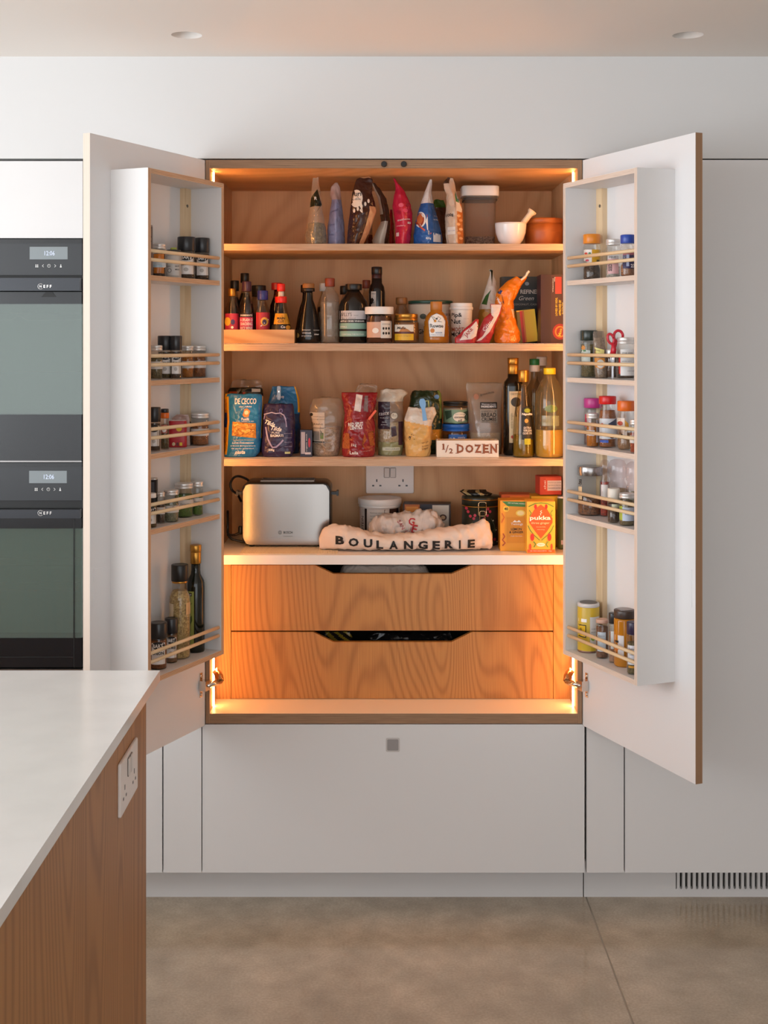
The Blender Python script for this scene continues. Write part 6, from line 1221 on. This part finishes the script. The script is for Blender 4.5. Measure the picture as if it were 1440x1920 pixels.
jar('spice_jar', 'tall clear jar with magenta cap at the hinge end of right rack third shelf', 'jar', GR('R', 1088, 1122, 746, z, .038), P_STRAIGHT, CLEAR, (.3, grain('#8a5a4a', '#5f3a30', 420)), [(.79, .995, 1.0, col('#b8327f', .3))], [('r', 1092, 1099, 775, 800, col('#d8ccd4')), ('r', 1089, 1092, 776, 800, col('#b8324a'))])
silver('small white-lidded jar of orange powder in front of the magenta-capped jar', 'R', 1099, 1123, 774, z, TURM, .7, [('r', 1099, 1113, 806, 816, col('#d8d8da')), ('t', 'KA', 1105, 812, 7, K_, B), ('r', 1116, 1123, 786, 829, col('#c9c9d4')), ('e', 1120, 813, 2.5, 3, K_)], lab=None, v=.078)
jar('spice_jar', 'red-capped jar of brown powder with white, blue and navy label, right rack', 'jar', GR('R', 1122, 1156, 742, z, .05), [(.9, 0), (.96, .03), (.92, .12), (1, .2), (1, .58), (.9, .7), (.82, .82), (.84, .84)], CLEAR, (.72, grain('#a8683a', '#7d4726', 600)), [(.84, .995, .95, col('#cf1a1c', .3))], [('r', 1123, 1155, 784, 822, col('#d3d8de')), ('p', [(1154, 784), (1154, 803), (1137, 794)], col('#3a4560')), ('e', 1127, 796, 2, 3.5, col('#c23a2a')), ('e', 1131, 814, 6, 5, col('#e6e4e0')), ('e', 1145, 817, 5, 4, col('#5a4038')), ('r', 1124, 1138, 824, 829, col('#2f50a8'))])
jar('spice_jar', 'bright orange-capped jar of ground spice, right rack third shelf', 'jar', GR('R', 1157, 1191, 751, z, .045), SCHW, CLEAR, (.34, grain('#a07a58', '#845f40', 600)), [(.79, .995, .97, ORG)], [('r', 1157, 1168, 783, 815, col('#e0d0c4')), ('e', 1161, 793, 4, 4, col('#b8442a')), ('p', [(1168, 786), (1175, 793), (1176, 803), (1170, 808)], col('#c98f2a'))])
silver('small jar with white label in front of the orange-capped jar, right rack third shelf', 'R', 1181, 1199, 786, z, PAPR, .6, v=.085)
z = ZR[3]
GLS = glass('#f7f2f2', .03, .03, '#d6c4c4')
jar('tea_jar', 'wide silver-lidded jar of loose leaves at the hinge end of right rack fourth shelf', 'jar', GR('R', 1080, 1127, 872, z, .053), [(.95, 0), (1, .03), (1, .8)], CLEAR, (.34, grain('#8a5a3a', '#4a3428', 300)), [(.8, .985, 1.02, col('#a8a5a4', .25, .9))], [('r', 1081, 1086, 911, 935, col('#d9bd94')), ('t', 'tea', 1083, 902, 10, K_, V(b=True)), ('r', 1119, 1126, 900, 932, col('#a9adb4'))])
jar('spice_bottle', 'slender glass-stoppered bottle of red chillies, right rack fourth shelf', 'bottle', GR('R', 1125, 1143, 861, z, .035), [(.9, 0), (1, .02), (1, .6), (.7, .7), (.6, .76), (.8, .78), (1, .86), (.8, .97), (.4, .995)], GLS, (.6, grain('#b8432a', '#6f2416', 200)), [], [('r', 1126, 1139, 908, 935, col('#e2dedb')), ('e', 1134, 934, 3, 2.5, col('#c2402f'))])
jar('glass_jar', 'clear jar with bulbous glass stopper, right rack fourth shelf', 'jar', GR('R', 1139, 1176, 860, z, .03), [(.9, 0), (1, .03), (1, .55), (.72, .63), (.72, .67), (.9, .7), (.92, .9), (.7, .97), (.3, .998)], GLS, (.5, grain('#b8a080', '#8a7a50', 300)), [])
jar('glass_jar', 'clear glass-stoppered jar at the free end of right rack fourth shelf', 'jar', GR('R', 1172, 1204, 865, z, .035), [(.9, 0), (1, .03), (1, .55), (.72, .63), (.72, .67), (.9, .7), (.92, .9), (.7, .97), (.3, .998)], GLS, (.5, grain('#9a9a70', '#6a6a48', 300)), [])
jar('spice_jar', 'low dark jar with cream lid in front of the glass stopper jar', 'jar', GR('R', 1139, 1162, 914, z, .077), [(.92, 0), (1, .04), (1, .62)], CLEAR, (.55, SEEDD), [(.62, .98, 1.0, col('#e0d9cd', .4))], [('r', 1140, 1160, 944, 951, col('#d6dcc0')), ('r', 1140, 1145, 944, 950, col('#3a2c2c'))])
silver('short silver-lidded jar with light blue label, right rack fourth shelf', 'R', 1161, 1190, 924, z, grain('#8a7a5a', '#5f5238', 420), .75, [('r', 1161, 1165, 948, 974, col('#a8b84a')), ('r', 1165, 1189, 950, 975, col('#bcc8dc')), ('t', 'thyme', 1177, 962, 15, K_, {'sh': .3})], lab=None, v=.072)
z = ZR[4]
jar('mustard_tin', 'tall mustard-yellow can with plastic lid at bottom of the right rack', 'can', GR('R', 1080, 1121, 1128, z, .055), [(.97, 0), (1, .04), (1, .9), (.98, .91)], None, None, [(.0, .05, 1.005, col('#8a6a5f', .4, .6), 'base_rim'), (.91, .985, 1.0, col('#d0cbc8', .35)), (.985, .998, .8, col('#5f5752', .4), 'lid_top')], [('r', 1081, 1094, 1157, 1163, W_), ('p', [(1081, 1168), (1093, 1168), (1093, 1192), (1081, 1191)], K_, 'label'), ('p', [(1081, 1169.5), (1091.5, 1169.5), (1091.5, 1190), (1081, 1189)], film('#d9b022')), ('t', 'no', 1084, 1178, 6, K_, V(b=True)), ('r', 1100, 1120, 1153, 1204, col('#d6d4d0')), ('e', 1106, 1192, 4.5, 5, col('#8aa83a')), ('e', 1115, 1192, 4.5, 5, col('#8aa83a')), ('t', 'organic', 1110, 1175, 15, K_, {'h': 2}), ('t', 'gluten free', 1110, 1181, 15, K_, {'h': 2})], opaque=col('#c8a82c', .35))
jar('spice_jar', 'brown spice jar with light blue label beside the yellow can', 'jar', GR('R', 1117, 1141, 1160, z, .06), [(.92, 0), (1, .04), (1, .84), (.92, .9)], CLEAR, (.8, grain('#8a6248', '#6a4732', 600)), [(.9, .995, .96, col('#c9a08c', .35))], [('r', 1119, 1134, 1183, 1219, col('#c3d0dc')), ('t', 'ground mace', 1126, 1190, 11, K_, {'h': 2}), ('t', 'use within', 1125, 1196, 9, K_, {'h': 2})])
jar('spice_jar', 'slim jar with dark screw cap between the brown and amber jars', 'jar', GR('R', 1141, 1159, 1148, z, .06), P_STRAIGHT, CLEAR, (.6, grain('#b8927a', '#9a735c', 600)), [(.78, .995, .95, KL)], [('r', 1144, 1151, 1182, 1215, col('#d3dadb')), ('r', 1148, 1154, 1207, 1212, col('#c9632c'))])
jar('honey_jar', 'large amber jar with dark ribbed lid at bottom of the right rack', 'jar', GR('R', 1151, 1191, 1141, z, .052), [(.9, 0), (1, .03), (1, .8), (.96, .84)], None, None, [(.85, .985, 1.0, col('#43352f', .35)), (.985, .998, .75, col('#8a8280', .3, .6), 'lid_top')], [('r', 1152, 1166, 1188, 1226, col('#dcd8d8')), ('p', [(1150, 1205), (1158, 1212), (1153, 1222)], col('#c9702a')), ('r', 1152, 1157, 1198, 1202, K_)], opaque=col('#b5741c', .12))
jar('spice_jar', 'purple-capped jar with white label nearest the free end, bottom right rack', 'jar', GR('R', 1175, 1199, 1165, z, .082), P_STRAIGHT, CLEAR, (.6, HERB), [(.76, .995, 1.0, col('#2f2440', .3))], [('r', 1176, 1192, 1208, 1244, col('#dcdde4')), ('t', 'Sumac', 1183, 1214, 12, K_), ('t', 'sprinkle over', 1183, 1220, 12, K_, {'h': 2}), ('t', 'salads', 1183, 1225, 9, K_, {'h': 2}), ('r', 1177, 1191, 1246, 1250, col('#c98f2a'))])

# ------------------------------------------------------------------ repeats share a group
for o in list(COL.objects):
    if o.parent or 'label' not in o or 'group' in o: continue
    n = o.name.split('.')[0]; x, y, z = o.location
    if n in ('spice_jar', 'spice_tin', 'spice_bottle', 'glass_jar', 'tea_jar') and y < 0: o['group'] = 'jars in the %s door rack' % ('left' if x < 0 else 'right')
    elif n == 'sauce_bottle': o['group'] = 'small sauce bottles on the second shelf'
    elif n.endswith('_pouch') and z > 1.7: o['group'] = 'pouches on the top shelf'
    elif n == 'pasta_bag': o['group'] = 'pasta bags on the third shelf'
    elif n == 'tea_box': o['group'] = 'tea boxes on the worktop'
    elif n in ('oil_bottle', 'sunflower_oil_bottle') and y > 0: o['group'] = 'oil bottles on the third shelf'
    elif n == 'bread_bag': o['group'] = 'paper bread bags'
    elif n == 'crisp_packet': o['group'] = 'crumpled packets on the second shelf'
    elif n == 'vinegar_bottle': o['group'] = 'flared vinegar bottles'
    elif n == 'oven': o['group'] = 'built-in ovens'
    elif n == 'filler_panel': o['group'] = 'narrow filler panels'
    elif n == 'wall_socket': o['group'] = 'double sockets'
